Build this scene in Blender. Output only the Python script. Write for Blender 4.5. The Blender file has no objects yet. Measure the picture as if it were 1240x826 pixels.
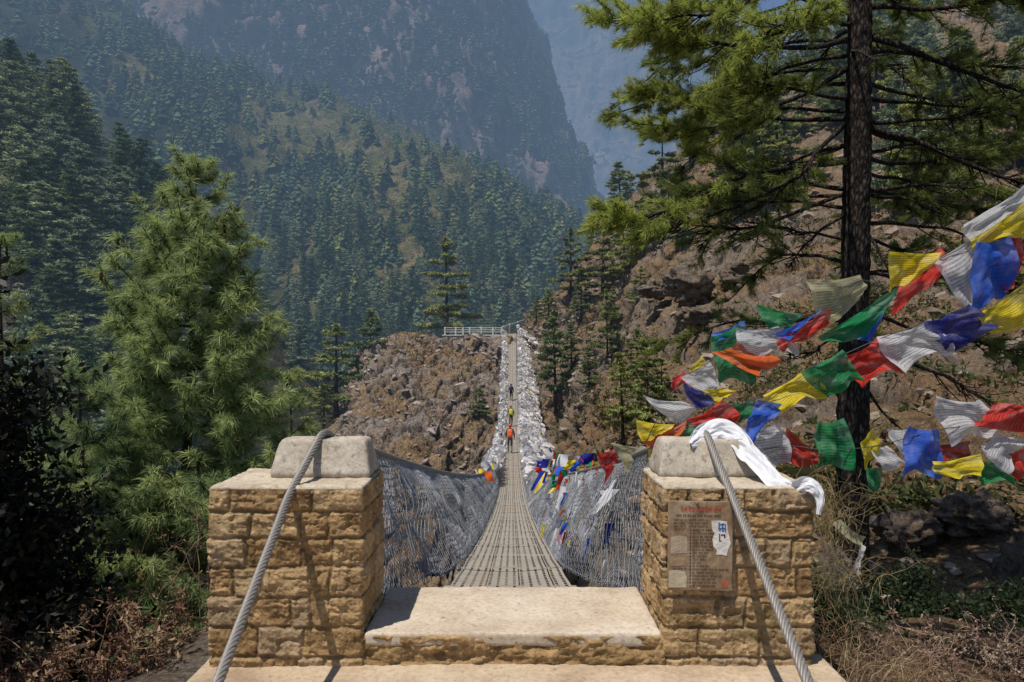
import bpy, math, random
import numpy as np
from mathutils import Vector, Matrix
random.seed(7); RNG = np.random.default_rng(7)
SC = bpy.context.scene; COL = SC.collection
EYE = 1.6; F = 900.0; CX = 620.0; CY = 425.0
def at(px, py, Y):
    "a point of the place seen at photo pixel (px,py), Y metres ahead of the landing"
    return np.array([(px-CX)/F*Y, Y, EYE-(py-CY)/F*Y])
def topx(P):
    P = np.asarray(P); y = np.maximum(P[..., 1], .1)
    return CX+P[..., 0]/y*F, CY-(P[..., 2]-EYE)/y*F

# ------------------------------------------------------------------ noise
def _h(i, j, k, s):
    n = (i*374761393+j*668265263+k*2147483647+s*1274126177) & 0xffffffff
    n = ((n ^ (n >> 13))*1274126177) & 0xffffffff
    n = ((n ^ (n >> 16))*2246822519) & 0xffffffff
    return ((n ^ (n >> 15)) & 0xffffff)/float(0xffffff)
def vnoise(P, s=0):
    P = np.asarray(P, float); i = np.floor(P).astype(np.int64); f = P-i; f = f*f*f*(f*(f*6-15)+10)
    r = 0
    for a in (0, 1):
        for b in (0, 1):
            for c in (0, 1):
                w = (f[..., 0] if a else 1-f[..., 0])*(f[..., 1] if b else 1-f[..., 1])*(f[..., 2] if c else 1-f[..., 2])
                r = r+w*_h(i[..., 0]+a, i[..., 1]+b, i[..., 2]+c, s)
    return r*2-1
def fbm(P, oct=4, s=0, gain=.5):
    P = np.asarray(P, float); r = 0; a = 1; t = 0
    for o in range(oct):
        r = r+a*vnoise(P*(2.03**o)+o*17.3, s+o); t += a; a *= gain
    return r/t
def ridged(P, oct=4, s=0):
    P = np.asarray(P, float); r = 0; a = 1; t = 0
    for o in range(oct):
        r = r+a*(1-2*np.abs(vnoise(P*(2.1**o)+o*11.7, s+o))); t += a; a *= .5
    return r/t
def cell(P, s=0):
    "voronoi: distance to border-ish (F2-F1) and a random value per cell"
    P = np.asarray(P, float); i = np.floor(P).astype(np.int64)
    f1 = np.full(P.shape[:-1], 9.); f2 = np.full(P.shape[:-1], 9.); id1 = np.zeros(P.shape[:-1])
    for a in (-1, 0, 1):
        for b in (-1, 0, 1):
            for c in (-1, 0, 1):
                q = i+np.array([a, b, c])
                h = [_h(q[..., 0], q[..., 1], q[..., 2], s+t) for t in (1, 2, 3)]
                d = np.sqrt((q[..., 0]+h[0]-P[..., 0])**2+(q[..., 1]+h[1]-P[..., 1])**2+(q[..., 2]+h[2]-P[..., 2])**2)
                n = d < f1
                f2 = np.where(n, f1, np.minimum(f2, d)); id1 = np.where(n, _h(q[..., 0], q[..., 1], q[..., 2], s+9), id1)
                f1 = np.where(n, d, f1)
    return f2-f1, id1
def sm(a, b, x):
    t = np.clip((np.asarray(x, float)-a)/(b-a), 0, 1); return t*t*(3-2*t)

# ------------------------------------------------------------------ mesh building
class MB:
    def __init__(s): s.v = []; s.f = []; s.c = []; s.uv = []; s.m = []; s.n = 0
    def add(s, V, Fc, col=None, uv=None, mi=0):
        V = np.asarray(V, float).reshape(-1, 3); Fc = np.asarray(Fc, int)
        if len(V) == 0: return
        s.v.append(V); s.f.append(Fc+s.n); s.m.append(np.full(len(Fc), mi))
        c = np.ones((len(V), 4))*.5; c[:, 3] = 1
        if col is not None: c[:, :3] = np.asarray(col, float)
        s.c.append(c)
        u = np.zeros((len(V), 2))
        if uv is not None: u[:] = uv
        s.uv.append(u); s.n += len(V)
    def build(s, name, mats, parent=None, smooth=True, loc=None):
        V = np.concatenate(s.v); C = np.concatenate(s.c); U = np.concatenate(s.uv)
        if loc is not None: V = V-np.asarray(loc, float)
        li = np.concatenate([f.ravel() for f in s.f]); tot = np.concatenate([np.full(len(f), f.shape[1]) for f in s.f])
        me = bpy.data.meshes.new(name)
        me.vertices.add(len(V)); me.vertices.foreach_set('co', V.astype(np.float32).ravel())
        me.loops.add(len(li)); me.loops.foreach_set('vertex_index', li.astype(np.int32))
        me.polygons.add(len(tot)); st = np.concatenate([[0], np.cumsum(tot)[:-1]])
        me.polygons.foreach_set('loop_start', st.astype(np.int32)); me.polygons.foreach_set('loop_total', tot.astype(np.int32))
        me.polygons.foreach_set('material_index', np.concatenate(s.m).astype(np.int32))
        me.polygons.foreach_set('use_smooth', np.full(len(tot), smooth))
        me.update(calc_edges=True)
        a = me.attributes.new('Col', 'FLOAT_COLOR', 'POINT'); a.data.foreach_set('color', C.astype(np.float32).ravel())
        uvl = me.uv_layers.new(name='UVMap'); uvl.data.foreach_set('uv', U[li].astype(np.float32).ravel())
        for m in (mats if isinstance(mats, (list, tuple)) else [mats]): me.materials.append(m)
        o = bpy.data.objects.new(name, me); COL.objects.link(o)
        if parent is not None: o.parent = parent
        if loc is not None: o.location = tuple(loc)
        return o
def tag(o, label=None, cat=None, group=None, kind=None):
    if label: o['label'] = label
    if cat: o['category'] = cat
    if group: o['group'] = group
    if kind: o['kind'] = kind
    return o
def empty(name, loc, label, cat, group=None):
    o = bpy.data.objects.new(name, None); COL.objects.link(o); o.location = tuple(float(c) for c in loc); o.empty_display_size = .2
    return tag(o, label, cat, group)
def gridfaces(nu, nv, wrap=False):
    "verts indexed i*nv+j"
    i, j = np.meshgrid(np.arange(nu if wrap else nu-1), np.arange(nv-1), indexing='ij'); i = i.ravel(); j = j.ravel(); i2 = (i+1) % nu
    return np.stack([i*nv+j, i2*nv+j, i2*nv+j+1, i*nv+j+1], 1)
def gridnormals(G):
    du = np.gradient(G, axis=0); dv = np.gradient(G, axis=1); n = np.cross(du, dv)
    return n/np.maximum(np.linalg.norm(n, axis=-1, keepdims=True), 1e-9)
def tube(mb, pts, rad, sides=6, col=None, cap=True, twist=0):
    P = np.asarray(pts, float); n = len(P); r = np.broadcast_to(np.asarray(rad, float), (n,))
    T = np.gradient(P, axis=0); T /= np.maximum(np.linalg.norm(T, axis=1, keepdims=True), 1e-9)
    ref = np.array([0, 0, 1.]) if abs(T[:, 2]).mean() < .8 else np.array([1., 0, 0])
    A = np.cross(T, ref); A /= np.maximum(np.linalg.norm(A, axis=1, keepdims=True), 1e-9); B = np.cross(T, A)
    a = np.arange(sides)/sides*2*math.pi
    V = P[:, None, :]+r[:, None, None]*(np.cos(a)[None, :, None]*A[:, None, :]+np.sin(a)[None, :, None]*B[:, None, :])
    i, j = np.meshgrid(np.arange(n-1), np.arange(sides), indexing='ij'); i = i.ravel(); j = j.ravel(); j2 = (j+1) % sides
    Fc = np.stack([i*sides+j, i*sides+j2, (i+1)*sides+j2, (i+1)*sides+j], 1)
    c = None if col is None else np.broadcast_to(np.asarray(col, float), (n*sides, 3))
    uv = np.stack([np.tile(a/6.283, n), np.repeat(np.concatenate([[0], np.cumsum(np.linalg.norm(np.diff(P, axis=0), axis=1))]), sides)], 1)
    mb.add(V.reshape(-1, 3), Fc, c, uv)
    if cap:
        for e, k in ((0, 0), (n-1, (n-1)*sides)):
            V2 = np.concatenate([V[e], P[e:e+1]]); f = np.stack([np.arange(sides), (np.arange(sides)+1) % sides, np.full(sides, sides)], 1)
            mb.add(V2, f, None if col is None else np.broadcast_to(np.asarray(col, float), (sides+1, 3)))
def cr(ctrl, n):
    "catmull-rom through control points along axis 0, n samples"
    C = np.asarray(ctrl, float); m = len(C); t = np.linspace(0, m-1, n); i = np.minimum(t.astype(int), m-2); f = (t-i)
    f = f.reshape((-1,)+(1,)*(C.ndim-1)); g = lambda k: C[np.clip(k, 0, m-1)]
    p0 = np.where((i-1 >= 0).reshape(f.shape), g(i-1), 2*C[0]-C[1]); p1 = g(i); p2 = g(i+1)
    p3 = np.where((i+2 <= m-1).reshape(f.shape), g(i+2), 2*C[-1]-C[-2])
    return .5*((2*p1)+(-p0+p2)*f+(2*p0-5*p1+4*p2-p3)*f**2+(-p0+3*p1-3*p2+p3)*f**3)
def lin(ctrl, n):
    C = np.asarray(ctrl, float); t = np.linspace(0, len(C)-1, n)
    return np.stack([np.interp(t, np.arange(len(C)), C[:, k]) for k in range(C.shape[1])], 1)
def rbox(mb, lo, hi, r=.02, res=.03, amp=0., fs=8., col=None, seed=0, warp=None, rot=0., mi=0, amp2=0., fs2=60.):
    "box with rounded edges, noise-worn surface"
    lo = np.asarray(lo, float); hi = np.asarray(hi, float); r = min(r, (hi-lo).min()/2*.98)
    c = (lo+hi)/2
    for ax in range(3):
        u, v = [k for k in range(3) if k != ax]
        nu = max(2, int((hi[u]-lo[u])/res)+1)+4; nv = max(2, int((hi[v]-lo[v])/res)+1)+4
        def spread(a, b, n):
            m = np.linspace(a+r, b-r, n-4); return np.concatenate([[a, a+.45*r], m, [b-.45*r, b]])
        U, W = np.meshgrid(spread(lo[u], hi[u], nu), spread(lo[v], hi[v], nv), indexing='ij')
        for sgn in (0, 1):
            P = np.zeros(U.shape+(3,)); P[..., u] = U; P[..., v] = W; P[..., ax] = hi[ax] if sgn else lo[ax]
            q = np.clip(P, lo+r, hi-r); d = P-q; L = np.maximum(np.linalg.norm(d, axis=-1, keepdims=True), 1e-9)
            nrm = d/L; P = q+nrm*r
            if amp: P = P+nrm*(fbm(P*fs, 4, seed)[..., None]*amp)
            if amp2: P = P+nrm*(fbm(P*fs2, 3, seed+5)[..., None]*amp2)
            if warp is not None: P = warp(P)
            if rot:
                x = P[..., 0]-c[0]; y = P[..., 1]-c[1]; P = P.copy()
                P[..., 0] = c[0]+x*math.cos(rot)-y*math.sin(rot); P[..., 1] = c[1]+x*math.sin(rot)+y*math.cos(rot)
            f = gridfaces(*U.shape)
            if (sgn == 1) != (ax == 1): pass
            else: f = f[:, ::-1]
            mb.add(P.reshape(-1, 3), f, None if col is None else np.broadcast_to(np.asarray(col, float), (P.size//3, 3)), mi=mi)

# ------------------------------------------------------------------ materials
def nd(nt, typ, ins=None, **props):
    n = nt.nodes.new(typ)
    for k, v in props.items(): setattr(n, k, v)
    for k, v in (ins or {}).items():
        s = n.inputs[k]
        if hasattr(v, 'links') or isinstance(v, bpy.types.NodeSocket): nt.links.new(v, s)
        else: s.default_value = v
    return n
def rgb(c): return (c[0], c[1], c[2], 1)
def ramp(nt, fac, stops, interp='LINEAR'):
    n = nt.nodes.new('ShaderNodeValToRGB'); nt.links.new(fac, n.inputs[0]); e = n.color_ramp.elements; n.color_ramp.interpolation = interp
    while len(e) < len(stops): e.new(.5)
    for el, (p, c) in zip(e, stops): el.position = p; el.color = rgb(c) if len(c) == 3 else c
    return n.outputs[0]
def mixc(nt, f, a, b, mode='MIX'):
    n = nt.nodes.new('ShaderNodeMix'); n.data_type = 'RGBA'; n.blend_type = mode
    for s, v in ((n.inputs[0], f), (n.inputs[6], a), (n.inputs[7], b)):
        if isinstance(v, bpy.types.NodeSocket): nt.links.new(v, s)
        else: s.default_value = v if not isinstance(v, tuple) or len(v) == 4 else rgb(v)
    return n.outputs[2]
def math_(nt, op, a, b=None, clamp=False):
    n = nt.nodes.new('ShaderNodeMath'); n.operation = op; n.use_clamp = clamp
    for s, v in ((n.inputs[0], a), (n.inputs[1], b)):
        if v is None: continue
        if isinstance(v, bpy.types.NodeSocket): nt.links.new(v, s)
        else: s.default_value = v
    return n.outputs[0]
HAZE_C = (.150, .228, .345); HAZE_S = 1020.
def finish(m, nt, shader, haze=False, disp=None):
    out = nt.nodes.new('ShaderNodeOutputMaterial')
    if haze:   # aerial perspective painted in: bluish glow mixed over the shader, growing with distance
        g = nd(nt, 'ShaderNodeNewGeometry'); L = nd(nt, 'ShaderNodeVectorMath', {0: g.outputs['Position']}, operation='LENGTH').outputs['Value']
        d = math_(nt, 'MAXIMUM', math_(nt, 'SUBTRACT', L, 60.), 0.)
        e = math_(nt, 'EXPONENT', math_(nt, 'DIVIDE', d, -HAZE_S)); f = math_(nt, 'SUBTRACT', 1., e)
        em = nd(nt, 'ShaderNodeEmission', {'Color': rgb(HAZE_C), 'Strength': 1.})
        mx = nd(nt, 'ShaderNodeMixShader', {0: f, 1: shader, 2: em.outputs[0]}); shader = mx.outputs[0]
    nt.links.new(shader, out.inputs[0])
    return m
def newmat(name):
    m = bpy.data.materials.new(name); m.use_nodes = True; m.node_tree.nodes.clear(); return m, m.node_tree
def bsdf(nt, col, rough=.8, bump=None, spec=.3, metal=0.):
    b = nd(nt, 'ShaderNodeBsdfPrincipled', {'Roughness': rough, 'Specular IOR Level': spec, 'Metallic': metal})
    if isinstance(col, bpy.types.NodeSocket): nt.links.new(col, b.inputs['Base Color'])
    else: b.inputs['Base Color'].default_value = rgb(col)
    if bump is not None: nt.links.new(bump, b.inputs['Normal'])
    return b.outputs[0]
def objco(nt): return nd(nt, 'ShaderNodeTexCoord').outputs['Object']
def noise(nt, vec, scale, detail=6, rough=.6, dist=0.):
    return nd(nt, 'ShaderNodeTexNoise', {'Vector': vec, 'Scale': scale, 'Detail': detail, 'Roughness': rough, 'Distortion': dist}).outputs['Fac']
def bump(nt, h, strength=.5, dist=.02, prev=None):
    n = nd(nt, 'ShaderNodeBump', {'Strength': strength, 'Distance': dist, 'Height': h})
    if prev is not None: nt.links.new(prev, n.inputs['Normal'])
    return n.outputs[0]
def attr(nt): return nd(nt, 'ShaderNodeAttribute', attribute_name='Col').outputs['Color']
def sepx(nt, c): return nd(nt, 'ShaderNodeSeparateColor', {0: c}).outputs

def m_vcol(name, rough=.8, haze=False, trans=0., var=.25, spec=.2, bumpscale=None, objvar=False):
    "albedo from the mesh colours, broken up by noise"
    m, nt = newmat(name); c = attr(nt); v = objco(nt)
    n = noise(nt, v, 3. if bumpscale is None else bumpscale, 5)
    c = mixc(nt, 1., c, ramp(nt, n, [(.3, (1-var,)*3), (.7, (1+var,)*3)]), 'MULTIPLY')
    if objvar:
        r = nd(nt, 'ShaderNodeObjectInfo').outputs['Random']
        c = mixc(nt, 1., c, ramp(nt, r, [(0, (.72, .78, .85)), (.5, (1, 1, 1)), (1, (1.3, 1.18, .9))]), 'MULTIPLY')
    b = bsdf(nt, c, rough, bump(nt, n, .4, .02) if bumpscale else None, spec)
    if trans:
        t = nd(nt, 'ShaderNodeBsdfTranslucent', {'Color': c}).outputs[0]
        b = nd(nt, 'ShaderNodeMixShader', {0: trans, 1: b, 2: t}).outputs[0]
    return finish(m, nt, b, haze)
M = {}
M['leaf'] = m_vcol('needle_foliage', .5, False, .42, .2, .3)
M['leaf_far'] = m_vcol('conifer_foliage_painted_haze', .8, True, .3, .25, .1, objvar=True)
M['forest'] = m_vcol('forest_foliage_painted_haze', .9, True, .25, .2, .05)
M['bark_far'] = m_vcol('bark_painted_haze', .9, True, 0, .3, .1)
M['plain'] = m_vcol('painted_or_woven_surface', .75, False, 0, .12, .3, 20.)
M['cloth_small'] = m_vcol('thin_flag_cloth', .8, False, .35, .12, .1)
M['twig'] = m_vcol('dry_twig', .85, False, 0, .3, .2, 30.)

def m_bark():
    m, nt = newmat('dark_pine_bark'); v = objco(nt)
    mp = nd(nt, 'ShaderNodeMapping', {'Vector': v, 'Scale': (7, 7, 2.2)}).outputs[0]
    vo = nd(nt, 'ShaderNodeTexVoronoi', {'Vector': mp, 'Scale': 3.}, feature='DISTANCE_TO_EDGE').outputs['Distance']
    n = noise(nt, mp, 3.); h = math_(nt, 'ADD', math_(nt, 'MULTIPLY', vo, 1.6), n)
    c = ramp(nt, h, [(.35, (.006, .005, .0045)), (.75, (.026, .020, .016)), (1., (.065, .052, .042))])
    return finish(m, nt, bsdf(nt, c, .95, bump(nt, h, .9, .03), .1))
M['bark'] = m_bark()

def m_stone():
    m, nt = newmat('tan_sandstone_block'); v = objco(nt); s = sepx(nt, attr(nt))   # R joint depth, G block tint, B damp/moss
    n1 = noise(nt, v, 9., 8, .65); n2 = noise(nt, v, 45., 6, .7); n3 = noise(nt, v, 3.5, 4)
    c = ramp(nt, s[1], [(0, (.33, .205, .095)), (.35, (.41, .265, .13)), (.7, (.48, .335, .18)), (1, (.38, .27, .165))])
    c = mixc(nt, 1., c, ramp(nt, n1, [(.30, (.38, .33, .28)), (.47, (.9, .88, .85)), (.72, (1.35, 1.33, 1.3))]), 'MULTIPLY')
    c = mixc(nt, 1., c, ramp(nt, n2, [(.3, (.62, .6, .56)), (.6, (1.08, 1.08, 1.08))]), 'MULTIPLY')
    c = mixc(nt, math_(nt, 'MULTIPLY', s[2], ramp(nt, n3, [(.4, (0, 0, 0)), (.6, (1, 1, 1))])), c, (.13, .095, .03))
    c = mixc(nt, math_(nt, 'MULTIPLY', s[0], .85), c, (.12, .08, .042))
    h = math_(nt, 'ADD', n1, math_(nt, 'MULTIPLY', n2, .6))
    return finish(m, nt, bsdf(nt, c, .92, bump(nt, h, 1., .022), .15))
M['stone'] = m_stone()
def m_conc(name, a, b, c3, sc=4., lichen=None):
    m, nt = newmat(name); v = objco(nt)
    n1 = noise(nt, v, sc, 8, .62, .4); n2 = noise(nt, v, sc*14, 6, .7); n3 = noise(nt, v, sc*.5, 3)
    c = ramp(nt, n1, [(.28, a), (.5, b), (.72, c3)])
    c = mixc(nt, 1., c, ramp(nt, n2, [(.3, (.72, .70, .66)), (.55, (1, 1, 1)), (.8, (1.12, 1.12, 1.1))]), 'MULTIPLY')
    if lichen:
        vo = noise(nt, v, sc*4.5, 8, .75)
        c = mixc(nt, ramp(nt, vo, [(.52, (0, 0, 0)), (.64, (1, 1, 1))]), c, lichen)
    # a few scattered dark chips and stains
    ch = ramp(nt, noise(nt, v, sc*7, 4, .8), [(.30, (.45, .42, .38)), (.38, (1, 1, 1))])
    c = mixc(nt, .8, c, ch, 'MULTIPLY')
    h = math_(nt, 'ADD', n1, math_(nt, 'MULTIPLY', n2, .5))
    return finish(m, nt, bsdf(nt, c, .9, bump(nt, h, .45, .012), .2))
M['landing'] = m_conc('dusty_tan_concrete', (.29, .205, .13), (.43, .325, .22), (.52, .42, .30), 2.6)
M['steptop'] = m_conc('worn_pale_concrete', (.36, .28, .20), (.49, .40, .30), (.56, .48, .385), 3.)
M['cap'] = m_conc('pale_cement_cap', (.34, .27, .19), (.48, .40, .30), (.57, .50, .40), 5., (.25, .195, .13))
M['saddle'] = m_conc('lichened_grey_cement', (.27, .23, .175), (.42, .36, .285), (.54, .48, .40), 6., (.20, .17, .125))

def m_metal(name, col, rough, metal=.6, sc=60.):
    m, nt = newmat(name); v = objco(nt); n = noise(nt, v, sc, 5)
    c = mixc(nt, n, tuple(x*.6 for x in col), tuple(min(1, x*1.25) for x in col))
    return finish(m, nt, bsdf(nt, c, rough, bump(nt, n, .2, .002), .5, metal))
M['cable'] = m_metal('galvanised_wire_strand', (.24, .217, .19), .55, .35)
M['net'] = m_metal('galvanised_net_wire', (.33, .34, .36), .5, .3, 5.)
M['wire_dark'] = m_metal('dark_tie_wire', (.06, .06, .06), .6, .4)
def m_deck():
    m, nt = newmat('slotted_steel_deck'); uv = nd(nt, 'ShaderNodeTexCoord').outputs['UV']
    s = nd(nt, 'ShaderNodeSeparateXYZ', {0: uv}).outputs
    fu = math_(nt, 'FRACT', math_(nt, 'MULTIPLY', s[0], 14.)); row = math_(nt, 'FLOOR', math_(nt, 'MULTIPLY', s[0], 14.))
    fv = math_(nt, 'FRACT', math_(nt, 'ADD', math_(nt, 'MULTIPLY', s[1], 8.), math_(nt, 'MULTIPLY', row, .5)))
    gapu = math_(nt, 'LESS_THAN', math_(nt, 'ABSOLUTE', math_(nt, 'SUBTRACT', fu, .5)), .17)
    gapv = math_(nt, 'GREATER_THAN', math_(nt, 'ABSOLUTE', math_(nt, 'SUBTRACT', fv, .5)), .14)
    slot = math_(nt, 'MULTIPLY', gapu, gapv)
    slit = math_(nt, 'LESS_THAN', math_(nt, 'FRACT', math_(nt, 'MULTIPLY', s[0], 3.5)), .05)
    fv2 = math_(nt, 'FRACT', math_(nt, 'MULTIPLY', s[1], .33)); seam = math_(nt, 'LESS_THAN', fv2, .012)
    hole = math_(nt, 'MAXIMUM', math_(nt, 'MAXIMUM', slot, slit), seam)
    v = objco(nt); n = noise(nt, v, 2.5, 6); n2 = noise(nt, v, 30, 4)
    c = mixc(nt, n, (.23, .21, .18), (.45, .41, .35)); c = mixc(nt, math_(nt, 'MULTIPLY', n2, .5), c, (.30, .24, .16))
    b = bsdf(nt, c, .6, None, .4, .15); t = nd(nt, 'ShaderNodeBsdfTransparent').outputs[0]
    return finish(m, nt, nd(nt, 'ShaderNodeMixShader', {0: hole, 1: b, 2: t}).outputs[0])
M['deck'] = m_deck()

def m_rock(name, haze=True, sc=1., pal=None, grass=(.30, .19, .075), rockiness=.5):
    "crag and dry-grass slope; Col.R = how rocky (from the relief), Col.G = crevice, Col.B = green scrub"
    m, nt = newmat(name); v = objco(nt); s = sepx(nt, attr(nt))
    n1 = noise(nt, v, .35*sc, 8, .65, .3); n2 = noise(nt, v, 2.2*sc, 8, .7, .5); n3 = noise(nt, v, 9.*sc, 6, .75)
    rot = nd(nt, 'ShaderNodeMapping', {'Vector': v, 'Rotation': (.5, .9, .2), 'Scale': (1, 3.5, 1)}).outputs[0]
    n4 = noise(nt, rot, 1.3*sc, 7, .7, .8)
    pal = pal or [(.055, .045, .035), (.16, .125, .095), (.28, .225, .175), (.40, .34, .275)]
    rk = ramp(nt, n4, [(.30, pal[0]), (.42, pal[1]), (.58, pal[2]), (.75, pal[3])])
    rk = mixc(nt, ramp(nt, n1, [(.45, (0, 0, 0)), (.6, (.7, .7, .7))]), rk, (.24, .165, .105))
    gr = ramp(nt, n3, [(.3, tuple(x*.35 for x in grass)), (.5, grass), (.7, tuple(min(1, x*1.5) for x in grass))])
    gr = mixc(nt, ramp(nt, n2, [(.42, (0, 0, 0)), (.62, (1, 1, 1))]), gr, (.21, .125, .075))
    f = math_(nt, 'ADD', s[0], math_(nt, 'MULTIPLY', math_(nt, 'SUBTRACT', n2, .5), 1.6))
    c = mixc(nt, ramp(nt, f, [(rockiness-.12, (0, 0, 0)), (rockiness+.08, (1, 1, 1))]), gr, rk)
    sp = ramp(nt, noise(nt, v, 5.*sc, 5, .8), [(.52, (0, 0, 0)), (.62, (1, 1, 1))])
    c = mixc(nt, math_(nt, 'MULTIPLY', s[2], sp), c, (.045, .055, .018))
    c = mixc(nt, 1., c, ramp(nt, n3, [(.32, (.35, .33, .32)), (.55, (1.05, 1.05, 1.05)), (.75, (1.3, 1.3, 1.3))]), 'MULTIPLY')
    c = mixc(nt, s[1], c, (.025, .02, .018))
    h = math_(nt, 'ADD', n2, math_(nt, 'MULTIPLY', n3, .5)); h = math_(nt, 'ADD', h, math_(nt, 'MULTIPLY', n4, .7))
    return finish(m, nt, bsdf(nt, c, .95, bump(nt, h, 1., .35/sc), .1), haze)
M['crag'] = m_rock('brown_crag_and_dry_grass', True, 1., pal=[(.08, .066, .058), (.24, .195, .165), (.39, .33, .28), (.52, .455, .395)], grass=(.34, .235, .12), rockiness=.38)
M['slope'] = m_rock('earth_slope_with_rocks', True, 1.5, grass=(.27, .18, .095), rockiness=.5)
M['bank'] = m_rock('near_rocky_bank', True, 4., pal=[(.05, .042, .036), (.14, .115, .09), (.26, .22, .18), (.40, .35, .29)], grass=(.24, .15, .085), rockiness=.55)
def m_hill(name, cols, sc, rock=(.20, .175, .16), rockedge=.62):
    m, nt = newmat(name); v = objco(nt); s = sepx(nt, attr(nt))
    n1 = noise(nt, v, .012*sc, 6, .6, .5); n2 = noise(nt, v, .09*sc, 8, .75); n3 = noise(nt, v, .4*sc, 5, .7)
    c = ramp(nt, n1, [(.35, cols[0]), (.5, cols[1]), (.62, cols[2])])
    c = mixc(nt, 1., c, ramp(nt, n2, [(.3, (.35, .35, .4)), (.5, (.9, .9, .9)), (.7, (1.5, 1.45, 1.35))]), 'MULTIPLY')
    c = mixc(nt, 1., c, ramp(nt, n3, [(.35, (.5, .5, .5)), (.65, (1.3, 1.3, 1.3))]), 'MULTIPLY')
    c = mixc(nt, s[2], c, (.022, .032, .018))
    st = nd(nt, 'ShaderNodeMapping', {'Vector': v, 'Scale': (1, 1, .35), 'Rotation': (0, .5, 0)}).outputs[0]
    n4 = noise(nt, st, .05*sc, 8, .75, .6)
    rk = mixc(nt, 1., tuple(rock), ramp(nt, n4, [(.3, (.3, .3, .32)), (.5, (1, 1, 1)), (.7, (1.9, 1.7, 1.5))]), 'MULTIPLY')
    f = math_(nt, 'ADD', s[0], math_(nt, 'MULTIPLY', math_(nt, 'SUBTRACT', n2, .5), .9))
    c = mixc(nt, ramp(nt, f, [(rockedge-.08, (0, 0, 0)), (rockedge+.06, (1, 1, 1))]), c, rk)
    h = math_(nt, 'ADD', n2, math_(nt, 'MULTIPLY', n3, .4))
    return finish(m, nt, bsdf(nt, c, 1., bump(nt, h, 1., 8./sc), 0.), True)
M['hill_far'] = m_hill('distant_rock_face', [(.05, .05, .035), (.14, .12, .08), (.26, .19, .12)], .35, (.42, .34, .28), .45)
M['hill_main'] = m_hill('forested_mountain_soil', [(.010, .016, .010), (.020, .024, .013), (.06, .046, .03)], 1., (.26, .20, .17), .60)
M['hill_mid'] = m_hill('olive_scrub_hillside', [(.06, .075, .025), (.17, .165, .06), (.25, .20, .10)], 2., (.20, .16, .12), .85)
M['hill_left'] = m_hill('dark_scrub_hillside', [(.03, .04, .018), (.065, .06, .03), (.12, .085, .055)], 4., (.10, .085, .075), .8)  # dark green to brown soil and scrub colours

def m_flag(name, col, printed=.6, sheer=.12):
    m, nt = newmat(name); uv = nd(nt, 'ShaderNodeTexCoord').outputs['UV']; s = nd(nt, 'ShaderNodeSeparateXYZ', {0: uv}).outputs
    rowf = math_(nt, 'FRACT', math_(nt, 'MULTIPLY', s[1], 15.))
    inrow = math_(nt, 'LESS_THAN', math_(nt, 'ABSOLUTE', math_(nt, 'SUBTRACT', rowf, .5)), .24)
    mp = nd(nt, 'ShaderNodeMapping', {'Vector': uv, 'Scale': (60, 45, 1)}).outputs[0]
    gl = math_(nt, 'GREATER_THAN', noise(nt, mp, 1., 2, .8), .47)
    mx = math_(nt, 'MULTIPLY', math_(nt, 'LESS_THAN', math_(nt, 'ABSOLUTE', math_(nt, 'SUBTRACT', s[0], .5)), .43),
               math_(nt, 'LESS_THAN', math_(nt, 'ABSOLUTE', math_(nt, 'SUBTRACT', s[1], .5)), .44))
    ink = math_(nt, 'MULTIPLY', math_(nt, 'MULTIPLY', math_(nt, 'MULTIPLY', inrow, gl), mx), printed)
    w = noise(nt, nd(nt, 'ShaderNodeMapping', {'Vector': uv, 'Scale': (8, 8, 1)}).outputs[0], 1., 5)
    c = mixc(nt, 1., tuple(col), ramp(nt, w, [(.3, (.82, .82, .84)), (.7, (1.1, 1.1, 1.08))]), 'MULTIPLY')
    c = mixc(nt, ink, c, tuple(x*.22 for x in col)); c = mixc(nt, ramp(nt, noise(nt, nd(nt, 'ShaderNodeMapping', {'Vector': uv, 'Scale': (2.5, 2, 1)}).outputs[0], 1., 3), [(.45, (0, 0, 0)), (.75, (.35, .35, .35))]), c, (.62, .60, .58))
    b = bsdf(nt, c, .8, None, .15); t = nd(nt, 'ShaderNodeBsdfTranslucent', {'Color': c}).outputs[0]
    b = nd(nt, 'ShaderNodeMixShader', {0: .5, 1: b, 2: t}).outputs[0]
    tr = nd(nt, 'ShaderNodeBsdfTransparent').outputs[0]
    return finish(m, nt, nd(nt, 'ShaderNodeMixShader', {0: sheer, 1: b, 2: tr}).outputs[0])
FC = {'white': (.74, .73, .74), 'yellow': (.85, .66, .03), 'red': (.72, .05, .035), 'blue': (.035, .13, .62), 'green': (.02, .27, .09),
      'orange': (.75, .14, .03), 'navy': (.025, .03, .26), 'maroon': (.30, .03, .03), 'cream': (.60, .55, .32), 'olive': (.25, .24, .06)}
for k, c in FC.items(): M['flag_'+k] = m_flag(k+'_prayer_flag_cloth', c, .75 if k in ('white', 'yellow', 'cream', 'red', 'navy', 'green') else .3, {'white': .20, 'cream': .32}.get(k, .06))
def m_khata():
    m, nt = newmat('white_silk_scarf'); v = objco(nt); n = noise(nt, v, 60., 3)
    b = bsdf(nt, (.72, .71, .72), .6, bump(nt, n, .15, .003), .4); t = nd(nt, 'ShaderNodeBsdfTranslucent', {'Color': rgb((.8, .8, .82))}).outputs[0]
    return finish(m, nt, nd(nt, 'ShaderNodeMixShader', {0: .2, 1: b, 2: t}).outputs[0])
M['khata'] = m_khata()
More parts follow.
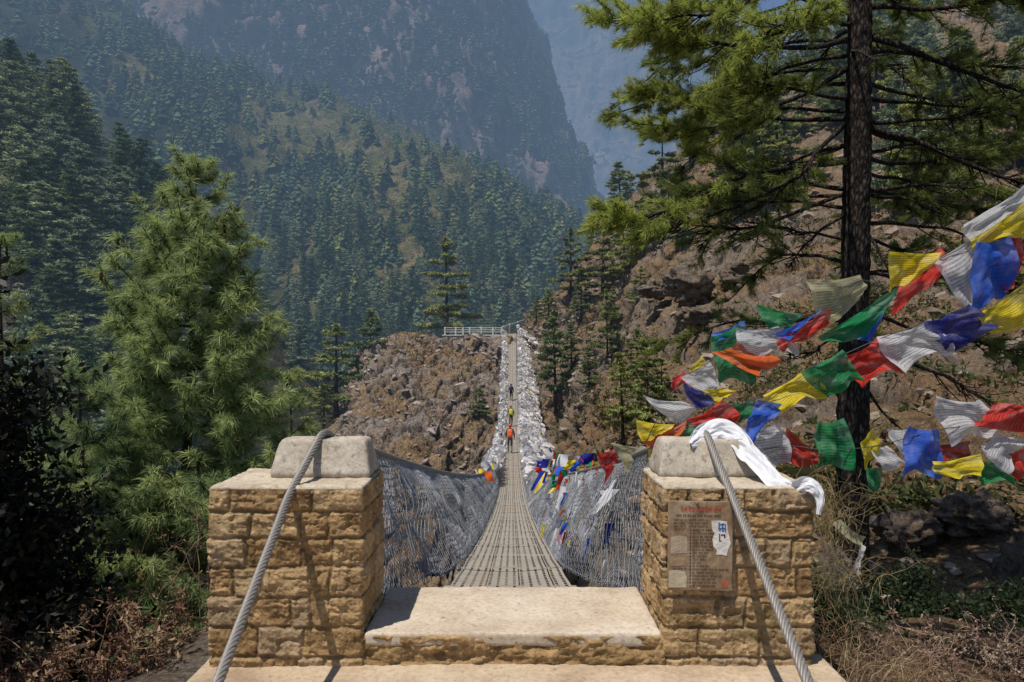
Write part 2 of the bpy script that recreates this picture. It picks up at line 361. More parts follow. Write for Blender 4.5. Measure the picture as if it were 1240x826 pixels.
def m_plaque():
    m, nt = newmat('faded_brown_notice_board'); v = objco(nt); n = noise(nt, v, 9., 6, .6, .6); n2 = noise(nt, v, 40., 5)
    c = ramp(nt, n, [(.3, (.15, .085, .045)), (.5, (.25, .165, .095)), (.68, (.36, .275, .18))])
    c = mixc(nt, 1., c, ramp(nt, n2, [(.3, (.75, .75, .75)), (.6, (1.1, 1.1, 1.1))]), 'MULTIPLY')
    return finish(m, nt, bsdf(nt, c, .55, bump(nt, n2, .2, .003), .4))
M['plaque'] = m_plaque()
# ------------------------------------------------------------------ camera, sun, sky
cam = bpy.data.objects.new('camera', bpy.data.cameras.new('camera')); COL.objects.link(cam); SC.camera = cam
cam.location = (0, 0, EYE); cam.rotation_euler = (math.radians(90), 0, 0)
cam.data.sensor_width = 36; cam.data.lens = 36*F/1240.; cam.data.shift_y = (CY-413)/1240.; cam.data.clip_end = 9000; cam.data.clip_start = .05
sd = Vector((-.20, -.21, .73)).normalized()
sun = bpy.data.objects.new('sun', bpy.data.lights.new('sun', 'SUN')); COL.objects.link(sun)
sun.rotation_euler = sd.to_track_quat('Z', 'Y').to_euler(); sun.data.energy = 5.0; sun.data.angle = math.radians(.5); sun.data.color = (1, .95, .87)
W = bpy.data.worlds.new('World'); SC.world = W; W.use_nodes = True; wt = W.node_tree; wt.nodes.clear()
sky = nd(wt, 'ShaderNodeTexSky', sky_type='NISHITA', sun_disc=False); sky.sun_elevation = math.asin(sd.z); sky.sun_rotation = math.atan2(sd.x, sd.y)
sky.altitude = 2800
bg = nd(wt, 'ShaderNodeBackground', {'Color': sky.outputs[0], 'Strength': .125}); wo = nd(wt, 'ShaderNodeOutputWorld', {0: bg.outputs[0]})
SC.view_settings.view_transform = 'Standard'; SC.view_settings.look = 'None'; SC.view_settings.exposure = 0; SC.view_settings.gamma = 1
SC.cycles.transparent_max_bounces = 24; SC.cycles.max_bounces = 6; SC.cycles.diffuse_bounces = 3

# ------------------------------------------------------------------ hills
SH = {}
def sheet(name, rows, nu, nv, disp, mat, colf=None):
    "a hillside surface through control points, rows from foot to top"
    C = np.array([[at(*p) for p in r] for r in rows])            # [row, col, 3]
    G = cr(C, nv); G = np.swapaxes(cr(np.swapaxes(G, 0, 1), nu), 0, 1)   # [nv, nu, 3]
    N = gridnormals(G); N *= np.sign((N*(np.array([0, 0, 60.])-G)).sum(-1, keepdims=True).mean())
    d = disp(G, N) if disp else 0
    G2 = G+N*d[..., None] if disp else G
    N2 = gridnormals(G2); N2 *= np.sign((N2*N).sum(-1).mean())
    col = colf(G2, N2, d) if colf else np.zeros(G2.shape)
    mb = MB(); mb.add(G2.reshape(-1, 3), gridfaces(nv, nu), col.reshape(-1, 3))
    o = mb.build(name, mat); tag(o, kind='structure')
    SH[name] = (G2, N2)
    return o
def on_sheet(name, px, py, rad=6):
    "the point of a hillside nearest to photo pixel (px,py): nearest in depth when several"
    G, N = SH[name]; X, Y = topx(G); d = np.hypot(X-px, Y-py)
    k = d < max(rad, d.min()*1.05); yy = np.where(k, G[..., 1], 1e9); i = np.unravel_index(np.argmin(yy), yy.shape)
    return G[i]
def slopey(G, N, d): return sm(.75, .35, np.abs(N[..., 2]))
def hill_col(amp):
    def f(G, N, d):
        c = np.zeros(G.shape); c[..., 0] = slopey(G, N, d); return c
    return f

# far mountain, haze painted in by its material
def d_far(G, N): return ridged(G/520., 6, 3)*150+ridged(G*np.array([1, 1, .35])/140., 4, 9)*45
sheet('distant_mountain', [[(430, 520, 1500), (560, 520, 1500), (700, 520, 1500), (830, 520, 1500), (1000, 520, 1500), (1400, 520, 1500)],
    [(430, 330, 1650), (560, 330, 1700), (700, 320, 1700), (830, 300, 1700), (1000, 300, 1700), (1400, 300, 1700)],
    [(430, 150, 1900), (560, 150, 1900), (700, 150, 1950), (830, 160, 1900), (1000, 170, 1900), (1400, 120, 1900)],
    [(430, -60, 2200), (560, -60, 2200), (720, -40, 2200), (830, 40, 2200), (960, 90, 2200), (1400, 30, 2200)],
    [(430, -260, 2500), (560, -260, 2500), (700, -160, 2500), (810, 0, 2500), (960, 70, 2500), (1400, 10, 2500)]],
    320, 240, d_far, M['hill_far'], hill_col(1))

def d_main(G, N):
    sp = G[..., 0]*.9-G[..., 2]*.35+fbm(G/200., 2, 25)*70; q = np.stack([sp/150., sp*0, G[..., 2]/900.], -1)
    return ridged(q, 4, 26)*30+ridged(G*np.array([1, 1, .5])/110., 5, 21)*26+fbm(G/25., 4, 5)*8
sheet('forested_mountain', [
    [(-900, 620, 420), (-300, 620, 460), (0, 620, 480), (250, 620, 520), (450, 620, 560), (620, 620, 600), (730, 620, 660), (760, 620, 820)],
    [(-900, 380, 480), (-300, 380, 500), (0, 380, 520), (250, 380, 560), (450, 380, 600), (620, 380, 660), (722, 330, 720), (740, 330, 900)],
    [(-900, 200, 540), (-300, 200, 560), (0, 200, 580), (250, 200, 620), (450, 200, 660), (620, 190, 700), (712, 225, 760), (720, 230, 950)],
    [(-900, 40, 620), (-300, 40, 640), (0, 40, 660), (250, 40, 690), (420, 60, 700), (560, 80, 730), (660, 120, 790), (664, 110, 980)],
    [(-900, -180, 720), (-300, -180, 740), (0, -180, 760), (250, -180, 780), (400, -140, 800), (520, -60, 800), (612, -5, 830), (610, -10, 1000)],
    [(-900, -500, 850), (-300, -500, 860), (0, -500, 880), (250, -480, 900), (380, -400, 910), (480, -240, 920), (570, -90, 930), (570, -95, 1050)]],
    360, 300, d_main, M['hill_main'], hill_col(1))

def d_mid(G, N):
    sp = G[..., 0]*.8+G[..., 1]*.25+fbm(G/120., 2, 35)*40   # spurs and gullies running down the slope
    q = np.stack([sp/75., sp*0, G[..., 1]/600.], -1)
    return ridged(q, 3, 36)*13+ridged(G*np.array([1, 1, .5])/60., 4, 31)*9+fbm(G/9., 4, 6)*2.2
def darker(X, Y): return np.clip(sm(300, 180, X-.3*Y)+sm(150, 90, Y), 0, 1)  # dark wood, high and left: darkens the soil colour, thins the scrub
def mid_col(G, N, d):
    c = hill_col(1)(G, N, d); X, Y = topx(G); c[..., 2] = .9*darker(X, Y)*sm(-.5, .1, fbm(G/35., 3, 88)); c[..., 0] *= 1-.8*darker(X, Y); return c
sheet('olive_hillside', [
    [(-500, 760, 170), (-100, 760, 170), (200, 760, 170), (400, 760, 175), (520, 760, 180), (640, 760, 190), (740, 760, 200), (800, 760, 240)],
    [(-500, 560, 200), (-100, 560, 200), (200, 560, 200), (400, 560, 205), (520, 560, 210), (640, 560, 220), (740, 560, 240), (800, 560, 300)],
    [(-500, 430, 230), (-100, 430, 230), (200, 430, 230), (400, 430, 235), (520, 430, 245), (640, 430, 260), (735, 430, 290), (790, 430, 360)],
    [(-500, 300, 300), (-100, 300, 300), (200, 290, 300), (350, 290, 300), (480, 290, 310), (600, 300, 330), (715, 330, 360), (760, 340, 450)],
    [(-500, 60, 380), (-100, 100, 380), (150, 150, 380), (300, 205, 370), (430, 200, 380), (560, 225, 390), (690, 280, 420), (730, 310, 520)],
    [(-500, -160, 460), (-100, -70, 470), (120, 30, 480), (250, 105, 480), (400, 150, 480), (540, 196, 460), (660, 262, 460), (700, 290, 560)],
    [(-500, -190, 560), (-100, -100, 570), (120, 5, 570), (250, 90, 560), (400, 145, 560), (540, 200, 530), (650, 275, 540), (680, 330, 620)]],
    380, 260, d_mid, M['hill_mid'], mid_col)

def d_left(G, N): return ridged(G/30., 4, 41)*3.2+fbm(G/4., 4, 7)*.8
sheet('left_hillside', [
    [(-500, 1000, 70), (-150, 1000, 70), (60, 1000, 75), (180, 1000, 80), (300, 1000, 85), (400, 1000, 95), (500, 1000, 110)],
    [(-500, 620, 90), (-150, 620, 92), (60, 620, 95), (180, 620, 100), (300, 620, 108), (400, 630, 118), (500, 650, 135)],
    [(-500, 420, 100), (-150, 420, 105), (60, 420, 112), (180, 430, 120), (280, 445, 130), (380, 480, 140), (460, 540, 155)],
    [(-500, 250, 110), (-150, 250, 115), (60, 270, 125), (160, 300, 135), (250, 345, 148), (350, 420, 160), (430, 500, 175)],
    [(-500, 60, 125), (-150, 90, 130), (30, 150, 140), (110, 200, 150), (215, 290, 162), (320, 385, 175), (410, 470, 190)],
    [(-500, 80, 160), (-150, 110, 165), (30, 170, 170), (110, 225, 180), (215, 320, 190), (320, 420, 200), (410, 520, 215)]],
    220, 180, d_left, M['hill_left'], hill_col(1))

# rocky knoll carrying the far end of the bridge
def d_knoll(G, N):
    e, idv = cell(G*np.array([1, 1, 1.3])/3.3, 5); e2, id2 = cell(G/1.15+fbm(G/2., 2, 8)[..., None]*.6, 15)
    big = fbm(G/9., 3, 51)*1.6
    X, Y = topx(G); sup = sm(400, 420, Y)
    a = .6; R_ = np.stack([G[..., 0]*math.cos(a)+G[..., 2]*math.sin(a), G[..., 1], -G[..., 0]*math.sin(a)+G[..., 2]*math.cos(a)], -1)
    R_ = R_+fbm(G/5., 3, 9)[..., None]*1.6
    st = ridged(R_*np.array([.16, .2, .75]), 5, 14); blk, ib = cell(R_*np.array([.35, .3, .8]), 17)
    cr_ = sm(.55, .95, ridged(R_*np.array([.28, .3, .30])+4, 3, 33))
    return (big*1.3+st*.75+(ib-.5)*.9-sm(.06, 0, blk)*.25-cr_*1.1+ridged(G/.9, 4, 12)*.28)*(.2+.8*sup)
def c_crag(k1, k2, green=.4):
    def f(G, N, d):
        c = np.zeros(G.shape); e, i1 = cell(G*np.array([1, 1, 1.3])/k1, 5)
        hi = d-(np.roll(d, 3, 0)+np.roll(d, -3, 0)+np.roll(d, 3, 1)+np.roll(d, -3, 1))/4
        c[..., 0] = np.clip(sm(-.6, .6, fbm(G/k2, 3, 77))*.8+slopey(G, N, d)*.3, 0, 1)
        c[..., 1] = np.clip(sm(.07, 0, e)*.55+sm(-.03, -.35, hi)*.8, 0, 1)
        c[..., 2] = sm(.0, .5, fbm(G/(k2*.8), 3, 78))*green
        return c
    return f
sheet('rocky_knoll', [
    [(370, 900, 62), (430, 900, 60), (500, 900, 60), (580, 900, 62), (640, 900, 66), (700, 900, 70)],
    [(372, 680, 74), (432, 680, 70), (500, 680, 70), (580, 680, 72), (640, 680, 74), (700, 680, 76)],
    [(385, 570, 88), (435, 570, 80), (500, 570, 78), (580, 570, 80), (640, 570, 82), (700, 570, 84)],
    [(402, 505, 102), (442, 500, 90), (500, 495, 88), (580, 490, 90), (640, 490, 92), (700, 480, 95)],
    [(418, 470, 110), (455, 445, 100), (500, 440, 98), (570, 440, 100), (625, 440, 103), (700, 420, 108)],
    [(428, 455, 118), (466, 426, 108), (510, 415, 106), (560, 412, 107), (620, 410, 109), (700, 398, 114)],
    [(430, 455, 130), (466, 427, 122), (510, 415, 120), (560, 411, 120), (620, 408, 121), (700, 392, 124)]],
    420, 330, d_knoll, M['crag'], c_crag(3.3, 5.))

def d_right(G, N):
    Y = G[..., 1:2]; s = .5+Y/70.
    e, idv = cell(G/2.6, 65)
    R_ = np.stack([G[..., 0]*.82+G[..., 2]*.57, G[..., 1], -G[..., 0]*.57+G[..., 2]*.82], -1)+fbm(G/5., 3, 9)[..., None]*1.5; mk = sm(-.15, .35, fbm(G/8., 3, 66))
    r = ridged(G/6., 4, 62)*.8+fbm(G/.9, 4, 63)*.26+(idv-.5)*.5*mk+ridged(R_*np.array([.2, .2, .9]), 4, 67)*.55*mk-sm(.5, .9, ridged(R_*.22, 3, 68))*.9*mk
    return r*1.25*np.clip(s[..., 0], .35, 1.3)
sheet('right_hillside', [
    [(560, 1300, 50), (650, 1250, 42), (740, 1150, 30), (850, 1100, 17), (960, 1050, 11), (1100, 1000, 8.5), (1300, 980, 8), (1700, 980, 7.5)],
    [(575, 760, 66), (655, 740, 58), (745, 720, 42), (850, 740, 23), (960, 760, 14), (1100, 770, 11.5), (1300, 780, 10.5), (1700, 780, 10)],
    [(600, 590, 84), (655, 580, 74), (740, 560, 56), (850, 590, 31), (960, 610, 20), (1100, 620, 16.5), (1300, 640, 14.5), (1700, 640, 13.5)],
    [(615, 500, 98), (660, 480, 88), (740, 465, 70), (850, 470, 44), (970, 480, 32), (1110, 480, 27), (1300, 480, 23), (1700, 480, 21)],
    [(626, 440, 106), (665, 420, 99), (745, 390, 83), (850, 360, 62), (970, 350, 52), (1110, 340, 46), (1300, 330, 41), (1700, 330, 38)],
    [(634, 403, 112), (672, 366, 110), (745, 315, 97), (850, 260, 82), (970, 230, 76), (1110, 210, 72), (1300, 190, 68), (1700, 190, 64)],
    [(642, 388, 118), (686, 350, 120), (752, 268, 114), (850, 185, 106), (970, 130, 104), (1110, 90, 104), (1300, 50, 104), (1700, 50, 100)],
    [(652, 385, 130), (700, 352, 135), (765, 262, 134), (850, 165, 138), (970, 90, 142), (1110, 30, 146), (1300, -40, 150), (1700, -60, 150)],
    [(660, 395, 150), (720, 370, 160), (790, 290, 160), (870, 190, 165), (980, 110, 175), (1110, 20, 190), (1300, -90, 200), (1700, -120, 210)]],
    560, 420, d_right, M['slope'], c_crag(2.6, 6., .8))

# near ground: bank the landing is built on, dropping into the gorge
def near_ground():
    xs = np.linspace(-22, 22, 300); ys = np.concatenate([np.linspace(-14, 9, 180), np.linspace(9.2, 40, 60)])
    X, Y = np.meshgrid(xs, ys, indexing='ij')
    edge = 4.7+np.where(X > 0, .5*np.clip(X-1.5, 0, 4), .1*np.clip(-X-1.5, 0, 6))
    z = -.06-np.clip(Y-edge, 0, 99)*1.05
    left = np.clip(-X-1.75, 0, 99); z = z-sm(.0, 1., left)*.35-np.clip(left-.8, 0, 99)*.55*sm(0, 2, Y)
    right = np.clip(X-1.65, 0, 99); z = z-sm(0, .6, right)*.12-np.clip(right-.5, 0, 3)*.22*sm(2, 5, Y)
    P = np.stack([X, Y, z], -1); out = sm(1.5, 2.3, np.abs(X))+sm(4.6, 5.2, Y); out = np.clip(out, 0, 1)
    P[..., 2] += (fbm(P/.8, 4, 91)*.10+fbm(P/3., 2, 92)*.25)*out-.03*(1-out)
    c = np.zeros(P.shape); c[..., 0] = sm(-.5, .5, fbm(P/1.1, 3, 93)); c[..., 1] = sm(.1, .6, fbm(P/.4, 3, 94))*.3; c[..., 2] = .35
    mb = MB(); mb.add(P.reshape(-1, 3), gridfaces(*X.shape)[:, ::-1], c.reshape(-1, 3))
    SH['ground'] = (P, P)
    tag(mb.build('ground', M['bank']), kind='structure')
near_ground()
mb = MB(); S_ = 6000.; mb.add([(-S_, -S_, -62), (S_, -S_, -62), (S_, S_, -62), (-S_, S_, -62)], [(0, 1, 2, 3)], (.3, .2, .3)); tag(mb.build('valley_floor', M['hill_left']), kind='structure')
# ------------------------------------------------------------------ landing, step, pillars
def worn(P, amp=.004):
    return P
mb = MB()
rbox(mb, (-1.56, .2, -.5), (1.60, 3.86, .03), .02, .03, .012, 2.2, (.5, .5, .5), 3, amp2=.003, fs2=25)
mb_l = mb.build('landing', M['landing']); tag(mb_l, kind='structure')

X0, X1 = -.742, .752
step = empty('entrance_step', (0, 3.7, .03), 'broad tan concrete step between the two stone pillars, with a rough crumbling front', 'step')
def U(mbx, name, mats, parent, **k):
    "build a part with its own origin at its parent's"
    loc = np.array(parent.matrix_basis.translation); o = mbx.build(name, mats, None, loc=loc, **k)
    o.parent = parent; o.location = (0, 0, 0); return o
mb = MB(); rbox(mb, (X0+.004, 3.715, .12), (X1-.004, 4.45, .19), .016, .014, .010, 5., (.5, .5, .5), 8, amp2=.003, fs2=40)
U(mb, 'step_top', M['steptop'], step)
mb = MB(); nx, nz = 340, 40; xs = np.linspace(X0-.01, X1+.01, nx); zs = np.linspace(-.05, .184, nz); A, B = np.meshgrid(xs, zs, indexing='ij')
P = np.stack([A, np.full(A.shape, 3.72), B], -1)
h = fbm(P*np.array([7, 1, 16]), 5, 31)*.045+ridged(P*14., 4, 32)*.012+.004; h = h*(.35+.65*sm(.184, .15, B))-.016*sm(.172, .184, B)
P[..., 1] -= np.clip(h, -.03, .05)
c = np.zeros(P.shape); c[..., 0] = sm(.005, -.03, h)*.75; c[..., 1] = .35+.3*fbm(P*5, 2, 3); c[..., 2] = .3
mb.add(P.reshape(-1, 3), gridfaces(nx, nz), c.reshape(-1, 3)); U(mb, 'rough_riser', M['stone'], step)

def pillar(name, x0, x1, y0, y1, z0, z1, label, seed, inner):
    root = empty(name, ((x0+x1)/2, (y0+y1)/2, .03), label, 'stone pillar')
    r = .022; L1, L2 = x1-x0, y1-y0; n1, n2 = 200, 150; sN = []
    # perimeter: front(+x), right(+y), back(-x), left(-y)
    corners = [(x0, y0), (x1, y0), (x1, y1), (x0, y1)]; pts = []; nor = []; side = []; uu = []
    for k in range(4):
        a = np.array(corners[k]); b = np.array(corners[(k+1) % 4]); d = (b-a)/np.linalg.norm(b-a); n = np.array([d[1], -d[0]]); L = np.linalg.norm(b-a)
        m = n1 if k % 2 == 0 else n2
        for t in np.linspace(r, L-r, m):
            pts.append(a+d*t); nor.append(n); side.append(k); uu.append(t)
        e = b; d2 = np.array([-n[0], -n[1]])
        dn = np.array([-d[1], d[0]]); cc = b-d*r-n*r; n_next = d
        for w in (.25, .5, .75):
            an = n*math.cos(w*math.pi/2)+n_next*math.sin(w*math.pi/2); pts.append(cc+an*r); nor.append(an); side.append(k); uu.append(L)
    pts = np.array(pts); nor = np.array(nor); side = np.array(side); uu = np.array(uu)
    courses = [z1-.118, z1-.25, z1-.395, z1-.545, z1-.695, z1-.845]; courses = [z1+.02]+courses+[z0-.05]
    nz = 200; zs = np.linspace(z0, z1-.006, nz); rg = np.random.default_rng(seed)
    n = len(pts); UU = np.repeat(uu[:, None], nz, 1); SD = np.repeat(side[:, None], nz, 1); ZZ = np.repeat(zs[None], n, 0)
    P = np.zeros((n, nz, 3)); P[..., 0] = pts[:, None, 0]; P[..., 1] = pts[:, None, 1]; P[..., 2] = ZZ
    wob = fbm(P*6, 3, seed)*.012; wob2 = fbm(P*7+5, 3, seed+2)*.014
    ci = np.zeros(P.shape[:2], int); dz = np.full(P.shape[:2], 9.)
    for i in range(1, len(courses)-1):
        ci = np.where(ZZ+wob < courses[i], i, ci); dz = np.minimum(dz, np.abs(ZZ+wob-courses[i]))
    dx = np.full(P.shape[:2], 9.); bid = np.zeros(P.shape[:2])
    for k in range(4):
        L = L1 if k % 2 == 0 else L2
        for i in range(len(courses)-1):
            js = []; x = rg.uniform(.09, .28)
            while x < L-.08: js.append(x); x += rg.choice([rg.uniform(.10, .16), rg.uniform(.22, .34)])
            mk = (SD == k) & (ci == i)
            for j in js:
                q = rg.uniform(-.12, .12)
                dd = np.abs(UU+wob2-j-(ZZ-courses[i])*q); dx = np.where(mk, np.minimum(dx, dd), dx)
                bid = np.where(mk & (UU+wob2 > j+(ZZ-courses[i])*q), bid+1, bid)
            bid = np.where(mk, bid+i*7.3+k*3.1, bid)
    dj = np.minimum(dz, dx)
    brnd = _h(np.floor(bid*10).astype(np.int64), np.full(bid.shape, seed, np.int64), ci.astype(np.int64), 3)
    jd = sm(.015, .002, dj+fbm(P*25, 2, seed+7)*.006)
    jd = jd*(.55+.45*sm(-.25, .2, fbm(P*9, 2, seed+11)))
    h = (brnd-.5)*.010-jd*.014+fbm(P*11, 5, seed+3)*.014+ridged(P*26, 4, seed+4)*.008-sm(.55, .9, ridged(P*np.array([9, 9, 16]), 3, seed+8))*.009
    h = h*(.55+.45*sm(0, .02, dj)) - jd*.004
    top = sm(z1-.004, z1-.03, ZZ); h = h*top+(1-top)*(.002+fbm(P*9, 3, seed+19)*.006)
    P[..., 0] += nor[:, None, 0]*h; P[..., 1] += nor[:, None, 1]*h
    c = np.zeros(P.shape); c[..., 0] = np.clip(jd*.75+sm(-.008, -.03, h)*.4, 0, 1); c[..., 1] = brnd; c[..., 2] = sm(-.1, .5, fbm(P*4, 3, seed+6))*(.6 if inner < 0 else .15)*sm(z1, z0, ZZ)+.1
    mb = MB(); mb.add(P.reshape(-1, 3), gridfaces(n, nz, True)[:, ::-1], c.reshape(-1, 3)); U(mb, 'stonework', M['stone'], root)
    mb = MB(); rbox(mb, (x0+.004, y0+.003, z1-.03), (x1-.004, y1-.003, z1+.006), .014, .012, .013, 7., (.5,)*3, seed, amp2=.004, fs2=35)
    U(mb, 'cement_cap', M['cap'], root)
    return root
ZT = .918
pl = pillar('stone_pillar', -1.515, -.742, 3.70, 4.30, .0, ZT, 'tan block pillar on the left of the bridge entrance, bare of any notice or scarf', 11, 1)
pr = pillar('stone_pillar', .752, 1.505, 3.70, 4.30, .0, ZT, 'tan block pillar on the right of the bridge entrance, carrying a faded brown notice', 12, -1)
def saddle(root, x0, x1, y0, y1, z0, h, seed):
    cx, cy = (x0+x1)/2, (y0+y1)/2
    def warp(P):
        P = P.copy(); t = np.clip((P[..., 2]-z0-.03)/(h-.03), 0, 1)
        P[..., 0] = cx+(P[..., 0]-cx)*(1-.13*t); P[..., 1] = cy+(P[..., 1]-cy)*(1-.45*t)
        return P
    mb = MB(); rbox(mb, (x0, y0, z0), (x1, y1, z0+h), .022, .014, .011, 6., (.5,)*3, seed, warp, amp2=.003, fs2=45); U(mb, 'saddle_block', M['saddle'], root)
saddle(pl, -1.290, -.762, 3.965, 4.285, ZT+.0, .200, 4)
saddle(pr, .785, 1.335, 3.965, 4.285, ZT+.0, .200, 5)

# ------------------------------------------------------------------ bridge
BX = -.22/100
DK = np.array([(4.46, -1.60), (6.2, -1.95), (9, -2.46), (11.8, -2.97), (18.4, -4.05), (25, -5.0), (31, -5.62), (40, -6.2), (47, -6.45), (57, -6.62), (66, -6.45), (78, -5.45), (88, -3.75), (95, -2.15), (102, -.1), (108.5, 2.25)])
_dd = np.linspace(4.46, 108.5, 900)
def smooth_profile():
    z = np.interp(_dd, DK[:, 0], DK[:, 1]); k = np.hanning(71); k /= k.sum()
    ze = np.concatenate([z[0]+(np.arange(-35, 0))*(z[1]-z[0]), z, z[-1]+np.arange(1, 36)*(z[-1]-z[-2])]); return np.convolve(ze, k, 'valid')
_zz = smooth_profile()+EYE
deckz = lambda d: np.interp(d, _dd, _zz)
topw = lambda d: np.interp(d, [4.6, 7, 12, 22, 40, 60, 85, 108.5], [1.03, 1.03, .97, .86, .84, .86, 1.05, 1.2])
deckw = lambda d: np.interp(d, [4.6, 20, 60, 108.5], [.50, .50, .49, .53])
railh = lambda d: np.interp(d, [4.6, 5.2, 9, 25, 60, 108.5], [1.04, 1.08, 1.04, .92, .95, 1.0])
cx_ = lambda d: np.interp(d, [4.6, 108.5], [-.015, 0.0])
bridge = empty('suspension_bridge', (0, 4.63, deckz(4.63)), 'long sagging steel suspension footbridge with a narrow slotted deck between wire-net sides', 'footbridge')
d = np.linspace(4.46, 108.5, 700); arc = np.concatenate([[0], np.cumsum(np.hypot(np.diff(d), np.diff(deckz(d))))])
u = np.linspace(-1, 1, 9); D, UU = np.meshgrid(d, u, indexing='ij')
P = np.stack([cx_(D)+UU*deckw(D), D, deckz(D)-.03*(1-UU**2)+fbm(np.stack([D*1.2, UU, D*0], -1), 2, 3)*.012], -1)
mb = MB(); mb.add(P.reshape(-1, 3), gridfaces(len(d), 9)[:, ::-1], uv=np.stack([(UU+1)/2, np.repeat(arc[:, None], 9, 1)], -1).reshape(-1, 2))
U(mb, 'deck', M['deck'], bridge)
for s in np.arange(4.8, 108, 1.5):
    mb = MB(); z = deckz(s)-.05; w = deckw(s); tube(mb, [(cx_(s)-w-.06, s, z), (cx_(s)+w+.06, s, z)], .022, 4); U(mb, 'cross_beam', M['cable'], bridge)
mb = MB()
for s in (-1, 1):
    for off in (0, .12): tube(mb, np.stack([cx_(d)+s*(deckw(d)+.02-off*3), d, deckz(d)-.08], 1), .018, 5)
U(mb, 'deck_cables', M['cable'], bridge)

def strand(mb, path, R, nsamp, pitch=.16, k=6, sides=8, colr=None):
    P = cr(path, nsamp) if len(path) < nsamp else np.asarray(path)
    L = np.concatenate([[0], np.cumsum(np.linalg.norm(np.diff(P, axis=0), axis=1))])
    T = np.gradient(P, axis=0); T /= np.linalg.norm(T, axis=1, keepdims=True); A = np.cross(T, (1, 0, 0)); A /= np.linalg.norm(A, axis=1, keepdims=True); B = np.cross(T, A)
    for i in range(k):
        a = L/pitch*2*math.pi+i/k*2*math.pi
        tube(mb, P+R*.62*(np.cos(a)[:, None]*A+np.sin(a)[:, None]*B), R*.36, sides, cap=True)
    tube(mb, P, R*.5, 6)
# anchor ropes over the pillar saddles: front stays
def rope(pts, label):
    P = cr(pts, 60); d0 = P[-1]-P[-2]
    mb = MB(); L = np.linalg.norm(np.diff(P, axis=0), axis=1).sum(); strand(mb, P, .0255, 60, pitch=.13) if False else None
    Q = cr(P, 520); strand(mb, Q, .0215, 520, pitch=.17)
    o = mb.build('anchor_cable', M['cable']); return tag(o, label, 'wire rope', 'anchor cables of the bridge')
sy = lambda a, b: [tuple(a[i]+(b[i]-a[i])*t for i in range(3)) for t in (0, .25, .5, .75, 1)]
zc = ZT+.200+.018
LT = [(-1.03, 5.3, .885), (-1.03, 4.75, .915), (-1.03, 4.4, 1.00), (-1.03, 4.24, zc-.03), (-1.035, 4.16, zc+.003), (-1.045, 4.08, zc+.002), (-1.058, 3.99, zc-.05), (-1.078, 3.86, zc-.135), (-1.098, 3.66, ZT-.03)]
a = np.array(LT[-1]); b = np.array([-1.017, 2.6, .471]); LT += [tuple(a+(b-a)*t) for t in (.25, .6, 1, 1.5, 2.02)]
rope(LT, 'grey twisted wire rope running down from the left pillar over its cement block')
RT = [(1.03, 5.3, .885), (1.05, 4.75, .915), (1.06, 4.4, 1.00), (1.065, 4.24, zc-.03), (1.068, 4.16, zc+.003), (1.07, 4.08, zc+.002), (1.073, 3.99, zc-.05), (1.078, 3.86, zc-.135), (1.085, 3.66, ZT-.03)]
a = np.array(RT[-1]); b = np.array([1.03, 2.6, .455]); RT += [tuple(a+(b-a)*t) for t in (.25, .6, 1, 1.5, 2.02)]
rope(RT, 'grey twisted wire rope running down from the right pillar past the brown notice')
# handrail cables
mb = MB()
dd = np.linspace(5.3, 108.6, 400)
for s in (-1, 1):
    tube(mb, np.stack([cx_(dd)+s*topw(dd), dd, deckz(dd)+railh(dd)], 1), np.where(dd < 30, .02, .03), 6)
U(mb, 'handrail_cables', M['cable'], bridge)

def netpos(d, t, s, layer, ph):
    w0 = deckw(d)+.42*sm(8.5, 4.5, d); w1 = topw(d); bul = np.sin(t*math.pi)*(.05 if layer == 0 else -.07)
    x = w0+(w1-w0)*t**1.15+bul; z = deckz(d)+railh(d)*t-(.02 if layer else 0)
    q = np.stack([d*1.1+ph, t*2.2+s*5, d*0+layer*3.], -1); near = np.clip(1.3-d/30, .25, 1)
    wv = fbm(q*.9, 2, 71)*.15*near*(np.sin(t*math.pi)*.8+.12)
    wd = fbm(q*1.1+9, 2, 72)*.16*near*(np.sin(t*math.pi)+.05); wz = fbm(q*1.4+19, 2, 73)*.06*near*(1-t)
    return np.stack([cx_(d)+s*(x+wv), d+wd, z+wz], -1)
def prisms(mb, A, r, col=None):
    "A: [wires, n, 3] polylines as three-sided wires"
    m, n, _ = A.shape; T = np.gradient(A, axis=1); T /= np.maximum(np.linalg.norm(T, axis=-1, keepdims=True), 1e-9)
    R1 = np.cross(T, (1., .2, .1)); R1 /= np.maximum(np.linalg.norm(R1, axis=-1, keepdims=True), 1e-9); R2 = np.cross(T, R1)
    V = np.stack([A+r*(math.cos(a)*R1+math.sin(a)*R2) for a in (0, 2.094, 4.189)], 2)  # m,n,3,3
    w, i, j = np.meshgrid(np.arange(m), np.arange(n-1), np.arange(3), indexing='ij'); w, i, j = w.ravel(), i.ravel(), j.ravel(); j2 = (j+1) % 3
    b = (w*n+i)*3; Fc = np.stack([b+j, b+j2, b+3+j2, b+3+j], 1); mb.add(V.reshape(-1, 3), Fc, col)
